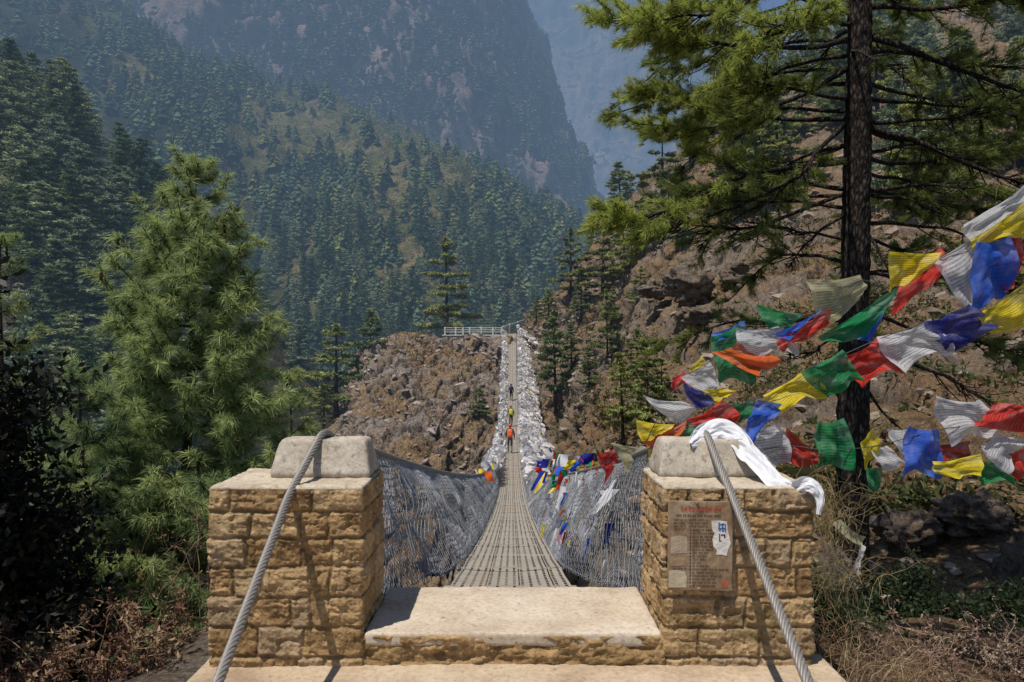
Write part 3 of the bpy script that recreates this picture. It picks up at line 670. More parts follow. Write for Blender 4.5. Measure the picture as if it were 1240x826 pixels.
for s, lab in ((-1, None), (1, None)):
    mb = MB()
    for layer in (0, 1):
        for lo, hi, cellw, nt_, r in ((4.5, 26, (.062, .15)[layer], 26, .0026), (26, 60, .20, 8, .005), (60, 108, .3, 6, .009)):
            slant = .55*1.05*1.0 if True else 0
            for dr in (-1, 1):
                d0 = np.arange(lo, hi, cellw); t = np.linspace(0, 1, nt_)
                Dn = d0[:, None]+dr*(t[None]-.5)*(.62 if layer == 0 else .3)
                Dn = np.clip(Dn, 4.47, 108.5); T_ = np.repeat(t[None], len(d0), 0)
                prisms(mb, netpos(Dn, T_, s, layer, layer*7.), r)
    for t in (.02, .35, .68, .98):
        q = np.linspace(4.7, 108, 500)[None]; prisms(mb, netpos(q, np.full(q.shape, t), s, 0, 0.), .005)
    q = np.arange(5.2, 108, 1.5); t = np.linspace(0, 1, 5); Dn = np.repeat(q[:, None], 5, 1); prisms(mb, netpos(Dn, np.repeat(t[None], len(q), 0), s, 0, 0.), .008)
    U(mb, 'side_net', M['net'], bridge)

# far-end platform: masonry wall, posts and rails
pf = empty('viewing_platform', at(572, 412, 108), 'small pale masonry platform with post-and-rail fence at the far end of the bridge', 'platform')
def seg(px, py, Y=108.): return at(px, py, Y)
mb = MB(); a = seg(537, 419); b = seg(606, 419); zt = seg(0, 407)[2]; zb = seg(0, 432)[2]
rbox(mb, (a[0], 107.6, zb), (b[0], 114, zt), .08, .25, .12, 1.2, (.36, .33, .29), 5, amp2=.05, fs2=6); U(mb, 'retaining_wall', M['bark_far'], pf)
mb = MB(); rbox(mb, (a[0]-.15, 107.4, zt), (b[0]+.1, 114.1, zt+.16), .05, .4, 0, 1, (.5, .47, .42)); U(mb, 'coping', M['bark_far'], pf)
zp = zt+.16
for px in (539, 552, 561, 569, 583, 597, 607.5):
    x = seg(px, 0)[0]; mb = MB(); rbox(mb, (x-.11, 107.7, zp), (x+.11, 107.92, zp+1.15), .03, .4, 0, 1, (.5, .49, .47)); U(mb, 'fence_post', M['bark_far'], pf)
for hgt in (.42, .72, 1.02):
    mb = MB(); tube(mb, [(seg(539, 0)[0], 107.8, zp+hgt), (seg(607, 0)[0], 107.8, zp+hgt)], .05, 5, (.48, .47, .45)); U(mb, 'rail', M['bark_far'], pf)
# far threshold blocks
mb = MB(); zz = deckz(108.5); rbox(mb, (-.8, 108.5, zz-1.2), (.9, 111, zz+.02), .05, .3, .03, 2, (.42, .38, .32)); rbox(mb, (-.55, 109.2, zz), (.6, 109.7, zz+.25), .04, .3, .0, 2, (.42, .36, .27)); U(mb, 'threshold', M['bark_far'], pf)
# fence climbing the path to the right
pfe = empty('path_fence', at(610, 405, 109), 'pale rail fence climbing the path to the right of the far bridge end', 'fence')
pth = [(607.5, 401, 109), (617, 398, 111), (627, 395, 114), (637, 391, 117), (646, 387, 120), (655, 383, 124), (664, 378, 128)]
Q = [at(*p) for p in pth]
for q in Q[1:]:
    mb = MB(); rbox(mb, (q[0]-.1, q[1]-.1, q[2]-.6), (q[0]+.1, q[1]+.1, q[2]+.75), .03, .4, 0, 1, (.48, .47, .45)); U(mb, 'fence_post', M['bark_far'], pfe)
for hgt in (-.1, .25, .6):
    mb = MB(); tube(mb, np.array(Q)+np.array([0, 0, hgt]), .05, 5, (.48, .47, .45)); U(mb, 'rail', M['bark_far'], pfe)
# ------------------------------------------------------------------ foliage tools
def needles(mb, C, Dr, n, L, w, spread=.9, droop=.25, colA=(.05, .09, .025), colB=(.11, .15, .05), rg=RNG, bright=None):
    "bursts of long thin needles at the points C, opening around the directions Dr"
    C = np.asarray(C, float); Dr = np.asarray(Dr, float); m = len(C)
    if m == 0: return
    d = rg.normal(size=(m, n, 3)); d /= np.linalg.norm(d, axis=-1, keepdims=True)
    d = Dr[:, None]*1.0+d*spread; d /= np.linalg.norm(d, axis=-1, keepdims=True)
    Lr = L*rg.uniform(.65, 1.1, (m, n, 1)); base = C[:, None]-Dr[:, None]*rg.uniform(0, .5, (m, n, 1))*L*.6
    mid = base+d*Lr*.55; tip = base+d*Lr; tip[..., 2] -= droop*Lr[..., 0]; mid[..., 2] -= droop*.25*Lr[..., 0]
    s = np.cross(d, rg.normal(size=(m, n, 3))); s /= np.maximum(np.linalg.norm(s, axis=-1, keepdims=True), 1e-6)
    V = np.stack([base-s*w*.5, base+s*w*.5, mid+s*w*.45, mid-s*w*.45, tip], 2).reshape(-1, 3)
    k = np.arange(m*n)*5; t = rg.uniform(0, 1, (m, 1, 1, 1))*.75+rg.uniform(0, .25, (m, n, 1, 1))
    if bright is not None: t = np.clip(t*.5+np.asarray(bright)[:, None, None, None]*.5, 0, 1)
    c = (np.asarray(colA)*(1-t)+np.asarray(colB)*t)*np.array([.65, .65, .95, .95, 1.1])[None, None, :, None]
    c = c.reshape(-1, 3)
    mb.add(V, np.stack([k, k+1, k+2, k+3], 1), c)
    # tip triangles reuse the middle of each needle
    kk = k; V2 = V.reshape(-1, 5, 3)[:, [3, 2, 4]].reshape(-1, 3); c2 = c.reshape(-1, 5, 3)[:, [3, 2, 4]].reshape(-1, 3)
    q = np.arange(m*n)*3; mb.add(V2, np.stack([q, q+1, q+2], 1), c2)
def unit(v): v = np.asarray(v, float); return v/np.maximum(np.linalg.norm(v, axis=-1, keepdims=True), 1e-9)

def clumps(mb, C, R, n, size, colA, colB, rg, flat=.5, up=0.):
    "leafy clumps: many small faces scattered in flattened balls of radius R round C"
    C = np.asarray(C, float); m = len(C); R = np.broadcast_to(np.asarray(R, float), (m,))
    d = rg.normal(size=(m, n, 3)); d /= np.linalg.norm(d, axis=-1, keepdims=True); r = rg.uniform(.25, 1, (m, n, 1))**.6
    off = d*r*R[:, None, None]; off[..., 2] *= flat
    P = C[:, None]+off
    a = unit(d*np.array([1, 1, .5])+rg.normal(size=(m, n, 3))*.6); b = unit(np.cross(a, rg.normal(size=(m, n, 3))))
    sz = size*rg.uniform(.6, 1.3, (m, n, 1))
    V = np.stack([P-a*sz*.4-b*sz*.28, P-a*sz*.3+b*sz*.28, P+a*sz*.9], 2).reshape(-1, 3)
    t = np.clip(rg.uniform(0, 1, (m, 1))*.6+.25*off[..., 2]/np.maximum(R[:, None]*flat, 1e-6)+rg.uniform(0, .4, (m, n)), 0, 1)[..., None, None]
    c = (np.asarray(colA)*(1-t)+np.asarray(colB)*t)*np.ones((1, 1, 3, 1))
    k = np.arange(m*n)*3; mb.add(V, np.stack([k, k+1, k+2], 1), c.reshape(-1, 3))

# ---- conifers seen at a distance: unit trees 1 m high (scaled when placed), several shapes
def fir_meshes(seed, H=15., tiers=16, w=.23, colA=(.018, .034, .018), colB=(.07, .10, .045), nl=10, leaf=.55, open_=0., bare=.08, irregular=.25):
    rg = np.random.default_rng(seed); tr = MB(); cr_ = MB()
    lean = rg.normal(size=2)*.02*H; zz = np.linspace(0, H*.97, 8)
    tube(tr, np.stack([lean[0]*(zz/H)**2, lean[1]*(zz/H)**2, zz-.3], 1), np.interp(zz, [0, H], [.022*H, .003*H]), 6, (.05, .038, .03))
    for k in range(tiers):
        f = bare+(1-bare)*(k+rg.uniform(-.3, .3))/tiers; z = f*H
        if rg.random() < open_*.35: continue
        nb = rg.integers(4, 7); reach = H*w*((1-f)**.75)*1.05+.03*H*(.4+.6*(1-f)); a0 = rg.uniform(0, 6.28)
        for b in range(nb):
            if rg.random() < open_: continue
            a = a0+b*6.283/nb+rg.normal()*.25; L = reach*rg.uniform(1-irregular*1.6, 1+irregular)
            dr = np.array([math.cos(a), math.sin(a), 0]); p0 = np.array([lean[0]*f*f, lean[1]*f*f, z])
            sl = rg.uniform(-.25, .12)+.25*f; e = p0+dr*L+np.array([0, 0, L*sl])
            if open_ > 0 or True: tube(tr, [p0, (p0+e)/2+np.array([0, 0, L*.04]), e], [.006*H*(1-f*.6), .004*H*(1-f*.6), .001*H], 3, (.04, .03, .025), cap=False)
            m = max(2, int(L/leaf*1.1)); t = (np.arange(m)+.7)/m; t = t[t > (.12 if open_ == 0 else .35)]
            if len(t) == 0: t = np.array([.8])
            C = p0+(e-p0)*t[:, None]; C[:, 2] += L*.03; C[:, :2] += rg.normal(size=(len(t), 2))*L*.06
            clumps(cr_, C, leaf*(1.05-.35*t)*(.75+.5*(1-f)), nl, leaf*.62, colA, colB, rg, .42 if open_ else .5)
    clumps(cr_, np.array([[lean[0], lean[1], H*.96], [lean[0]*.9, lean[1]*.9, H*.9]]), [leaf*.35, leaf*.6], nl*2, leaf*.55, colA, colB, rg, 1.6)
    return tr, cr_
def template(seed, **k):
    tr, c = fir_meshes(seed, **k)
    a = tr.build('trunk', M['bark_far']); b = c.build('crown', M['leaf_far'], smooth=False); r = (a.data, b.data)
    bpy.data.objects.remove(a); bpy.data.objects.remove(b); return r
TPL = {}
TPL['fir'] = [template(100+i, H=15., tiers=18, w=.22, nl=13, leaf=.66, colA=(.03, .058, .028), colB=(.13, .19, .085)) for i in range(4)]
TPL['lightfir'] = [template(120+i, H=15., tiers=17, w=.27, nl=16, leaf=.66, colA=(.075, .11, .06), colB=(.38, .43, .25)) for i in range(4)]
TPL['pine'] = [template(140+i, H=12., tiers=13, w=.27, nl=44, leaf=.62, colA=(.06, .085, .03), colB=(.32, .35, .125), open_=.12, bare=.22, irregular=.35) for i in range(5)]
TPL['openpine'] = [template(160+i, H=15., tiers=9, w=.27, nl=80, leaf=.78, colA=(.07, .085, .03), colB=(.40, .39, .14), open_=.2, bare=.12, irregular=.45) for i in range(3)]
TPLH = {'fir': 15., 'lightfir': 15., 'pine': 12., 'openpine': 15.}
def place_tree(kind, P, h, label, group=None, name='conifer_tree', wide=1., i=None):
    i = random.randrange(len(TPL[kind])) if i is None else i
    t, c = TPL[kind][i]; s = h/TPLH[kind]
    r = empty(name, P, label, 'tree', group); r.rotation_euler = (0, 0, random.uniform(0, 6.28)); r.scale = (s*wide, s*wide, s)
    for nm, me in (('trunk', t), ('crown', c)):
        o = bpy.data.objects.new(nm, me); COL.objects.link(o); o.parent = r
    return r

# ---- low forest as one mass on the far mountain
def mass(name, pts, hs, seed, tiers=5, colA=(.012, .022, .014), colB=(.045, .065, .035), wide=.2, label='', cat='forest', nsp=9, bcol=None):
    rg = np.random.default_rng(seed); pts = np.asarray(pts); m = len(pts)
    mb = MB(); T = (np.arange(tiers)+.0)/tiers
    tone = rg.uniform(0, 1, (m, 1, 1))**1.4
    f = T[None, :, None]+rg.uniform(-.04, .04, (m, tiers, nsp)); a = rg.uniform(0, 6.283, (m, tiers, nsp))+0
    H = hs[:, None, None]; R = wide*H*(1-f)**.85*rg.uniform(.65, 1.2, (m, tiers, nsp))+.02*H
    top = pts[:, None, None]+np.stack([np.zeros_like(a), np.zeros_like(a), (f+.30*(1-f)+.04)*H], -1)
    ca, sa = np.cos(a), np.sin(a); w = .55
    t1 = pts[:, None, None]+np.stack([R*np.cos(a-w), R*np.sin(a-w), (f+.03)*H], -1)
    t2 = pts[:, None, None]+np.stack([R*np.cos(a+w), R*np.sin(a+w), (f+.03)*H], -1)
    t3 = pts[:, None, None]+np.stack([R*1.25*ca, R*1.25*sa, (f-.02)*H], -1)
    V = np.stack([top, t1, t3, t2], 3).reshape(-1, 3)
    t = np.clip(tone+rg.uniform(-.25, .25, a.shape), 0, 1)[..., None, None]
    A = np.asarray(colA); B = np.asarray(colB)
    sp_ = rg.uniform(size=m); k_ = np.where((sp_ > .86)[:, None], np.array([[1.9, 1.25, .8]]), np.where((sp_ > .72)[:, None], np.array([[1.6, 1.35, .8]]), np.array([[1., 1., 1.]])))
    B = (B*k_)[:, None, None, None, :]
    if bcol is not None:
        B = np.asarray(bcol)[:, None, None, None, :]; A = B*.35
    c = (A*(1-t)+B*t)*np.array([.8, .9, 1.25, .9])[None, None, None, :, None]
    k = np.arange(m*tiers*nsp)*4; mb.add(V, np.stack([k, k+1, k+2, k+3], 1), c.reshape(-1, 3))
    o = mb.build(name, M['forest'], smooth=False); return tag(o, label, cat, kind='stuff')
def scatter(sheetname, n, seed, dens=None, pad=5):
    G, N = SH[sheetname]; rg = np.random.default_rng(seed)
    i = rg.uniform(pad, G.shape[0]-1-pad, n*3); j = rg.uniform(pad, G.shape[1]-1-pad, n*3)
    ii, jj = i.astype(int), j.astype(int); fi, fj = (i-ii)[:, None], (j-jj)[:, None]
    P = G[ii, jj]*(1-fi)*(1-fj)+G[ii+1, jj]*fi*(1-fj)+G[ii, jj+1]*(1-fi)*fj+G[ii+1, jj+1]*fi*fj
    X, Y = topx(P); k = (X > -160) & (X < 1400) & (Y > -120) & (Y < 900)
    if dens is not None: k &= rg.uniform(size=len(P)) < dens(P, X, Y)
    P = P[k]; return P[:n], rg
# far forest on the mountain, dark in its own colour
def dn(P, X, Y):
    cl = fbm(P*np.array([1, 1, .5])/60., 4, 201); g = np.clip((X-480)/240, 0, 1)
    return np.clip(.62+cl*1.7-.55*g*sm(-.3, .5, fbm(P/40., 2, 202)), .03, 1)*(sm(380, 300, Y)+.1)
P, rg = scatter('forested_mountain', 15000, 1, dn); hs = 5+10*rg.uniform(0, 1, len(P))**1.5
P = P-np.array([0, 0, .5]); mass('far_forest', P, hs, 2, 4, colA=(.012, .024, .016), colB=(.085, .12, .065), wide=.27, label='dark conifer forest covering the mountain side', nsp=6)
# scrub and deciduous bushes on the olive slope
def wood(X, Y):   # where the conifers of the middle slope stand
    a = sm(20, -25, np.abs(X-(470+(Y-230)*.42))-28)*sm(190, 215, Y)*sm(400, 360, Y)          # open strip
    b = sm(310, 200, X)+sm(260, 200, Y)*sm(640, 560, X)*.65
    w = sm(215, 300, Y+.25*np.abs(X-600)*sm(600, 500, X))
    return np.clip(w*(1-a*.9)+sm(560, 600, X)*.8+.10+darker(X, Y)*1.2, 0, 1)
def dsc(P, X, Y): return (1-.85*darker(X, Y))* np.clip((1.0-wood(X, Y)*.55)*(.6+fbm(P/20., 3, 210)), .02, 1)*sm(440, 400, Y)
P, rg = scatter('olive_hillside', 6500, 3, dsc)
X, Y = topx(P); mb = MB()
R = rg.uniform(.9, 3.0, len(P))*np.clip(P[:, 1]/330, .7, 1.3)
pal = np.array([(.10, .115, .03), (.07, .09, .03), (.14, .13, .045), (.13, .10, .05), (.05, .07, .028), (.10, .085, .05)])
ci = rg.integers(0, 6, len(P))
for q in range(6):
    k = ci == q
    clumps(mb, P[k]+np.array([0, 0, .5])*R[k, None], R[k], 26, .95, pal[q]*.8, pal[q]*2.6, rg, .75)
tag(mb.build('hillside_scrub', M['forest'], smooth=False), 'olive and brown bushes carpeting the sunlit middle hillside', 'scrub', kind='stuff')
# conifers of the middle slope: nearest ones singly, the rest as one mass
def dco(P, X, Y): return wood(X, Y)*np.clip(.8+fbm(P/18., 3, 211)*1.2, 0, 1)*sm(-60, 0, Y)*sm(760, 720, X)
P, rg = scatter('olive_hillside', 5200, 4, dco)
X, Y = topx(P); keep = (Y < 560); P = P[keep]; X = X[keep]; Y = Y[keep]
hs = 5+9.5*rg.uniform(0, 1, len(P))**1.3
vis = (X > 170) & (X < 700) & (Y < 445) & (Y > 215)
size = np.where(vis, hs/P[:, 1], 0); o_ = np.argsort(-size); near = o_[:230]; far = o_[230:]
for k in near:
    place_tree('fir' if random.random() < .6 else 'lightfir', P[k]-np.array([0, 0, .4]), hs[k], 'dark green fir in the hazy wood on the middle hillside behind the knoll', 'firs on the hazy middle hillside', 'fir_tree', random.uniform(.9, 1.25))
mass('middle_wood', P[far]-np.array([0, 0, .4]), hs[far], 6, 6, colA=(.022, .042, .024), colB=(.12, .17, .08), wide=.25, label='conifer wood running up the middle hillside', nsp=9)
# left hillside: big conifers
def dl(P, X, Y): return np.clip(sm(330, 120, X+.0*Y)+.04, 0, 1)*np.clip(.75+fbm(P/12., 3, 221)*1.3, .05, 1)*sm(620, 560, Y)*(X > -110)
P, rg = scatter('left_hillside', 150, 7, dl)
for k in range(len(P)):
    X, Y = topx(P[k]); place_tree('lightfir' if rg.random() < .6 else 'fir', P[k]-np.array([0, 0, .5]), rg.uniform(9, 15), 'grey-green conifer standing on the steep left hillside behind the near pine', 'conifers on the left hillside', 'fir_tree', random.uniform(1.2, 1.65))
for px, py, h in ((28, 250, 15), (75, 240, 16), (105, 262, 14), (150, 305, 15), (60, 330, 15), (15, 165, 15), (130, 400, 14), (95, 365, 15)):
    place_tree('lightfir', on_sheet('left_hillside', px, py, 8)-np.array([0, 0, .5]), h, 'grey-green conifer standing on the steep left hillside behind the near pine', 'conifers on the left hillside', 'fir_tree', 1.55)
P, rg = scatter('left_hillside', 1300, 8, lambda P, X, Y: .5+fbm(P/8., 2, 3)); mb = MB()
R = rg.uniform(.5, 1.3, len(P)); cc = rg.uniform(size=len(P))
for lo, hi, c in ((0, .45, (.05, .055, .025)), (.45, .75, (.10, .065, .045)), (.75, 1, (.035, .05, .02))):
    k = (cc >= lo) & (cc < hi); clumps(mb, P[k]+np.array([0, 0, .3]), R[k], 30, .38, np.array(c)*.4, np.array(c)*1.3, rg, .7)
tag(mb.build('undergrowth', M['forest'], smooth=False), 'brown and dark green undergrowth on the left hillside', 'undergrowth', kind='stuff')

# singled-out pines on the knoll
def tree_px(kind, sheetn, px, py, hpx, label, name='pine_tree', wide=1., rad=5, Y=None, i=None):
    P = at(px, py, Y) if Y else on_sheet(sheetn, px, py, rad); h = hpx/F*P[1]
    return place_tree(kind, P-np.array([0, 0, .2]), h, label, None, name, wide, i)
tree_px('openpine', 'rocky_knoll', 541, 408, 124, 'tall open-crowned pine rising behind the railed platform', wide=1.1, Y=117, i=0)
tree_px('pine', 'rocky_knoll', 407, 505, 116, 'bushy pine at the left foot of the rocky knoll', wide=1.35, Y=99, i=1)
tree_px('pine', 'rocky_knoll', 449, 474, 102, 'slender bent pine on the upper left edge of the rocky knoll', wide=1.05, Y=101, i=2)
tree_px('pine', 'rocky_knoll', 392, 522, 62, 'low pine nearest the left pillar, below the knoll', wide=1.3, Y=96, i=4)
tree_px('pine', 'rocky_knoll', 577, 502, 40, 'small round green pine growing on the knoll face beside the bridge', wide=1.5, i=3, rad=6)
# right slope pines
RT_ = [('pine', 674, 496, 120, .95, 'dark pine beside the white-flagged part of the bridge'),
       ('pine', 731, 436, 92, .85, 'pine on the right slope halfway up, left of a taller crown'),
       ('pine', 753, 532, 112, .95, 'pine with long bare trunk low on the right slope above the net'),
       ('pine', 781, 530, 130, .95, 'pine low on the right slope just left of the flag strings'),
       ('openpine', 726, 352, 104, 1.15, 'dark broad-crowned pine on the right skyline above the far end'),
       ('openpine', 690, 352, 84, 1.0, 'pine leaning over the skyline just right of the far path'),
       ('pine', 700, 385, 66, 1.0, 'small pine on the crest beside the far path'),
       ('pine', 663, 392, 46, 1.1, 'lowest shrubby pine at the start of the skyline by the path fence'),
       ('pine', 647, 386, 34, 1.1, 'tiny pine at the very end of the path fence'),
       ('pine', 712, 470, 60, 1.1, 'stubby pine in the middle of the right slope'),
       ('pine', 768, 470, 80, 1.05, 'bushy pine on the right slope under the overhanging branches'),
       ('pine', 752, 345, 88, 1.1, 'pine on the skyline partly behind the hanging branches'),
       ('openpine', 775, 300, 95, 1.1, 'pine on the ridge behind the leftmost hanging branch'),
       ('pine', 800, 500, 70, 1.0, 'pine low on the slope behind the flag strings'),
       ('pine', 742, 392, 50, 1.2, 'round small pine below the skyline crowns'),
       ('openpine', 800, 255, 110, 1.1, 'tall grey pine on the ridge behind the big pine'),
       ('pine', 822, 300, 70, 1.1, 'pine between rock outcrops behind the big pine'),
       ('pine', 690, 440, 56, 1.1, 'pine tucked above the white flags halfway up the slope')]
def ds_(P, X, Y):   # loose pine cover between skyline and bridge
    top = np.interp(X, [640, 700, 760, 830], [395, 345, 262, 190]); return sm(680, 720, X)*sm(860, 800, X)*sm(top+210, top+40, Y)*np.clip(.7+fbm(P/10., 2, 235), 0, 1)
P, rg = scatter('right_hillside', 30, 19, ds_)
for k in range(len(P)):
    place_tree('pine', P[k]-np.array([0, 0, .3]), rg.uniform(4, 9.5), 'scattered young pine on the right slope between the skyline and the white flags', 'young pines on the right slope', 'pine_tree', random.uniform(1.0, 1.35))
for kd, px, py, hp, wd, lab in RT_:
    tree_px(kd, 'right_hillside', px, py, hp, lab, wide=wd, rad=5)
def dr_(P, X, Y): return sm(790, 900, X)*sm(300, 210, Y)*(Y > -80)*np.clip(.8+fbm(P/14., 2, 230), 0, 1)
P, rg = scatter('right_hillside', 190, 9, dr_)
for k in range(len(P)):
    place_tree('lightfir' if rg.random() < .5 else 'pine', P[k]-np.array([0, 0, .5]), rg.uniform(7, 13), 'green conifer in the wood high on the right slope, behind the big pine', 'conifers high on the right slope', 'conifer_tree', random.uniform(1.0, 1.3))
def rubble(name, sheetn, n, seed, r0, col, label, dens):
    P, rg = scatter(sheetn, n, seed, dens); m = len(P); g = (1+5**.5)/2
    V0 = unit(np.array([(-1, g, 0), (1, g, 0), (-1, -g, 0), (1, -g, 0), (0, -1, g), (0, 1, g), (0, -1, -g), (0, 1, -g), (g, 0, -1), (g, 0, 1), (-g, 0, -1), (-g, 0, 1)], float))
    F0 = np.array([(0, 11, 5), (0, 5, 1), (0, 1, 7), (0, 7, 10), (0, 10, 11), (1, 5, 9), (5, 11, 4), (11, 10, 2), (10, 7, 6), (7, 1, 8), (3, 9, 4), (3, 4, 2), (3, 2, 6), (3, 6, 8), (3, 8, 9), (4, 9, 5), (2, 4, 11), (6, 2, 10), (8, 6, 7), (9, 8, 1)])
    R = r0*(.35+rg.uniform(0, 1, m)**4*2.2); V = V0[None]*rg.uniform(.6, 1.15, (m, 12, 1))*np.clip(P[:, 1]/40, .35, 1)[:, None, None]*np.stack([rg.uniform(.8, 1.5, m), rg.uniform(.8, 1.3, m), rg.uniform(.4, .8, m)], 1)[:, None]
    a = rg.uniform(-.6, .6, m); x, z = V[..., 0].copy(), V[..., 2].copy(); V[..., 0] = x*np.cos(a)[:, None]-z*np.sin(a)[:, None]; V[..., 2] = x*np.sin(a)[:, None]+z*np.cos(a)[:, None]
    V = P[:, None]+V*R[:, None, None]; Fc = (np.arange(m)[:, None, None]*12+F0[None]).reshape(-1, 3); c = np.repeat(np.array(col)[None]*rg.uniform(.5, 1.3, (m, 1))*(1+rg.normal(size=(m, 3))*.02), 12, 0)
    mb = MB(); mb.add(V.reshape(-1, 3), Fc, np.clip(c, .01, .8)); tag(mb.build(name, M['bark_far'], smooth=False), label, 'rubble', kind='stuff')
rubble('loose_stones', 'right_hillside', 6500, 31, .26, (.215, .165, .125), 'loose angular stones and scree strewn over the right slope', lambda P, X, Y: np.clip(.45+fbm(P/5., 3, 251)*1.8, .04, 1)*(Y < 700)*np.clip(P[:, 1]/60, .12, 1))
rubble('loose_stones', 'rocky_knoll', 1500, 32, .27, (.27, .215, .18), 'loose angular stones lying on ledges of the rocky knoll', lambda P, X, Y: np.clip(.5+fbm(P/4., 2, 252)*1.6, .05, 1)*(Y < 620))
# tufts of dry grass, scrub and loose stones on crag and slope
def ground_cover(name, sheetn, n, seed, cols, rr, leaf, nl, dens=None, label=''):
    P, rg = scatter(sheetn, n, seed, dens); mb = MB(); R = rg.uniform(rr[0], rr[1], len(P)); q = rg.integers(0, len(cols), len(P))
    for i, c in enumerate(cols):
        k = q == i; clumps(mb, P[k]+np.array([0, 0, .1]), R[k], nl, leaf, np.array(c)*.45, np.array(c)*1.35, rg, .6)
    tag(mb.build(name, M['forest'], smooth=False), label, 'scrub', kind='stuff')
vis_r = lambda P, X, Y: np.clip(.5+fbm(P/6., 3, 241)*1.5, .02, 1)*(Y < 640)
ground_cover('dry_grass', 'rocky_knoll', 1500, 20, [(.26, .17, .07), (.20, .11, .06), (.09, .095, .035), (.17, .10, .09)], (.25, .8), .20, 22, vis_r, 'dry grass and brown scrub on the rocky knoll')
ground_cover('slope_scrub', 'right_hillside', 6500, 21, [(.25, .16, .075), (.12, .08, .045), (.08, .09, .03), (.055, .07, .025), (.09, .10, .04)], (.2, .8), .19, 24, vis_r, 'dry grass, brown scrub and low green bushes on the right slope')
# ------------------------------------------------------------------ near pines
def bend(pts, n, wob=.03, rg=RNG):
    P = cr(np.asarray(pts, float), n); L = np.linalg.norm(P[-1]-P[0])
    t = np.linspace(0, 1, n)[:, None]; w = np.stack([vnoise(np.stack([t[:, 0]*5+k*9.1+P[0, 0]*3, t[:, 0]*0+P[0, 2], t[:, 0]*0+k], -1), 3) for k in range(3)], -1)
    return P+w*wob*L*np.sin(t*math.pi)**.5
def young_pine(name, base, top, halfw, label, seed, nw=17, per=6, nn=30, L=.15, upsweep=.55, colA=(.08, .12, .045), colB=(.52, .60, .22), foot=0.):
    rg = np.random.default_rng(seed); base = np.asarray(base, float); top = np.asarray(top, float); H = top[2]-base[2]
    root = empty(name, base, label, 'tree'); tr = MB(); fo = MB(); bc = (.045, .032, .024)
    n = 20; t = np.linspace(0, 1, n)[:, None]; ax = base+(top-base)*t; ax[:, :2] += np.sin(t*5+seed)*.03*H*.2
    tube(tr, ax, np.interp(t[:, 0], [0, 1], [.014*H+.02, .006]), 8, bc)
    C = []; D = []; B = []
    for k in range(nw+1):
        f = foot+(1-foot)*(k/nw)**.9; f = min(f, .985); p0 = ax[0]+(ax[-1]-ax[0])*f+np.array([*(np.interp(f, t[:, 0], ax[:, i])-(ax[0, i]+(ax[-1, i]-ax[0, i])*f) for i in (0, 1)), 0])
        a0 = rg.uniform(0, 6.28); m = per if f < .9 else 5
        for b in range(m):
            a = a0+b*6.283/m+rg.normal()*.22; R = halfw*(1-f)**.66*rg.uniform(.6, 1.15)+.13
            dr = np.array([math.cos(a), math.sin(a), 0])
            ups = upsweep*(.35+.9*f)*rg.uniform(.6, 1.3)
            e = p0+dr*R+np.array([0, 0, R*ups]); mid = p0+dr*R*.55+np.array([0, 0, R*(ups*.28-.05)])
            br = cr([p0, mid, e], 8); tube(tr, br, np.linspace(.006+.009*R, .004, 8), 5, bc, cap=False)
            T = unit(br[-1]-br[-3])
            tt = np.arange(.30, 1.01, .10/max(R, .3)); pp = np.stack([np.interp(tt*7, np.arange(8), br[:, i]) for i in range(3)], 1)
            for q, p in zip(tt, pp):
                C.append(p); D.append(unit(T+rg.normal(size=3)*.35+np.array([0, 0, .25]))); B.append(q)
            for s in range(int(3+R*6)):
                q = rg.uniform(.3, .95); p = np.array([np.interp(q*7, np.arange(8), br[:, i]) for i in range(3)])
                sd_ = np.array([-dr[1], dr[0], 0])*(1 if s % 2 else -1); l = R*rg.uniform(.18, .36)*(1.3-q*.6)
                e2 = p+unit(dr*.7+sd_*.9+np.array([0, 0, .35+rg.normal()*.3]))*l
                tube(tr, [p, (p+e2)/2+np.array([0, 0, -.02]), e2], [.005, .004, .003], 4, bc, cap=False)
                for w in np.arange(.25, 1.01, .085/max(l, .1)):
                    C.append(p+(e2-p)*w); D.append(unit(e2-p+np.array([0, 0, .25*l])+rg.normal(size=3)*.3*l)); B.append(.4+.6*w*q)
    C.append(top); D.append(np.array([0, 0, 1.])); B.append(1)
    C.append(top-np.array([0, 0, .1])); D.append(np.array([0, 0, 1.])); B.append(1)
    for k in range(0, len(C), 97):
        if C[k][1] < base[1]+.2:
            for w in range(2): rbox(tr, C[k]+np.array([-.016, -.016, -.16]), C[k]+np.array([.016, .016, -.04]), .015, .03, 0, 1, (.10, .05, .03))
    C = np.array(C); D = np.array(D); vis = C[:, 2] > -4.5
    needles(fo, C[vis], D[vis], nn, L, .0062, 1.0, .30, colA, colB, rg, np.array(B)[vis])
    loc = base
    U(tr, 'trunk', M['twig'], root); U(fo, 'crown', M['leaf'], root, smooth=False)
    return root
young_pine('pine_tree', at(222, 1000, 9.2), at(231, 192, 9.2), 2.05, 'large bright long-needled pine rising left of the bridge, the biggest tree on that side', 41, 29, 9, 34, .165)
young_pine('pine_tree', at(350, 1050, 10.8), at(350, 452, 10.8), 1.25, 'smaller long-needled pine just behind the left pillar', 42, 13, 6, 30, .15)
young_pine('pine_tree', at(96, 1050, 8.0), at(100, 455, 8.0), 1.35, 'low long-needled pine in front of the big one, beside the dark bush', 43, 13, 6, 30, .15, colA=(.04, .07, .03), colB=(.25, .33, .13))
young_pine('pine_tree', at(2, 1000, 11.5), at(8, 285, 11.5), 1.3, 'half-hidden pine at the left edge of the photo, behind the dark bush', 44, 14, 6, 28, .15)
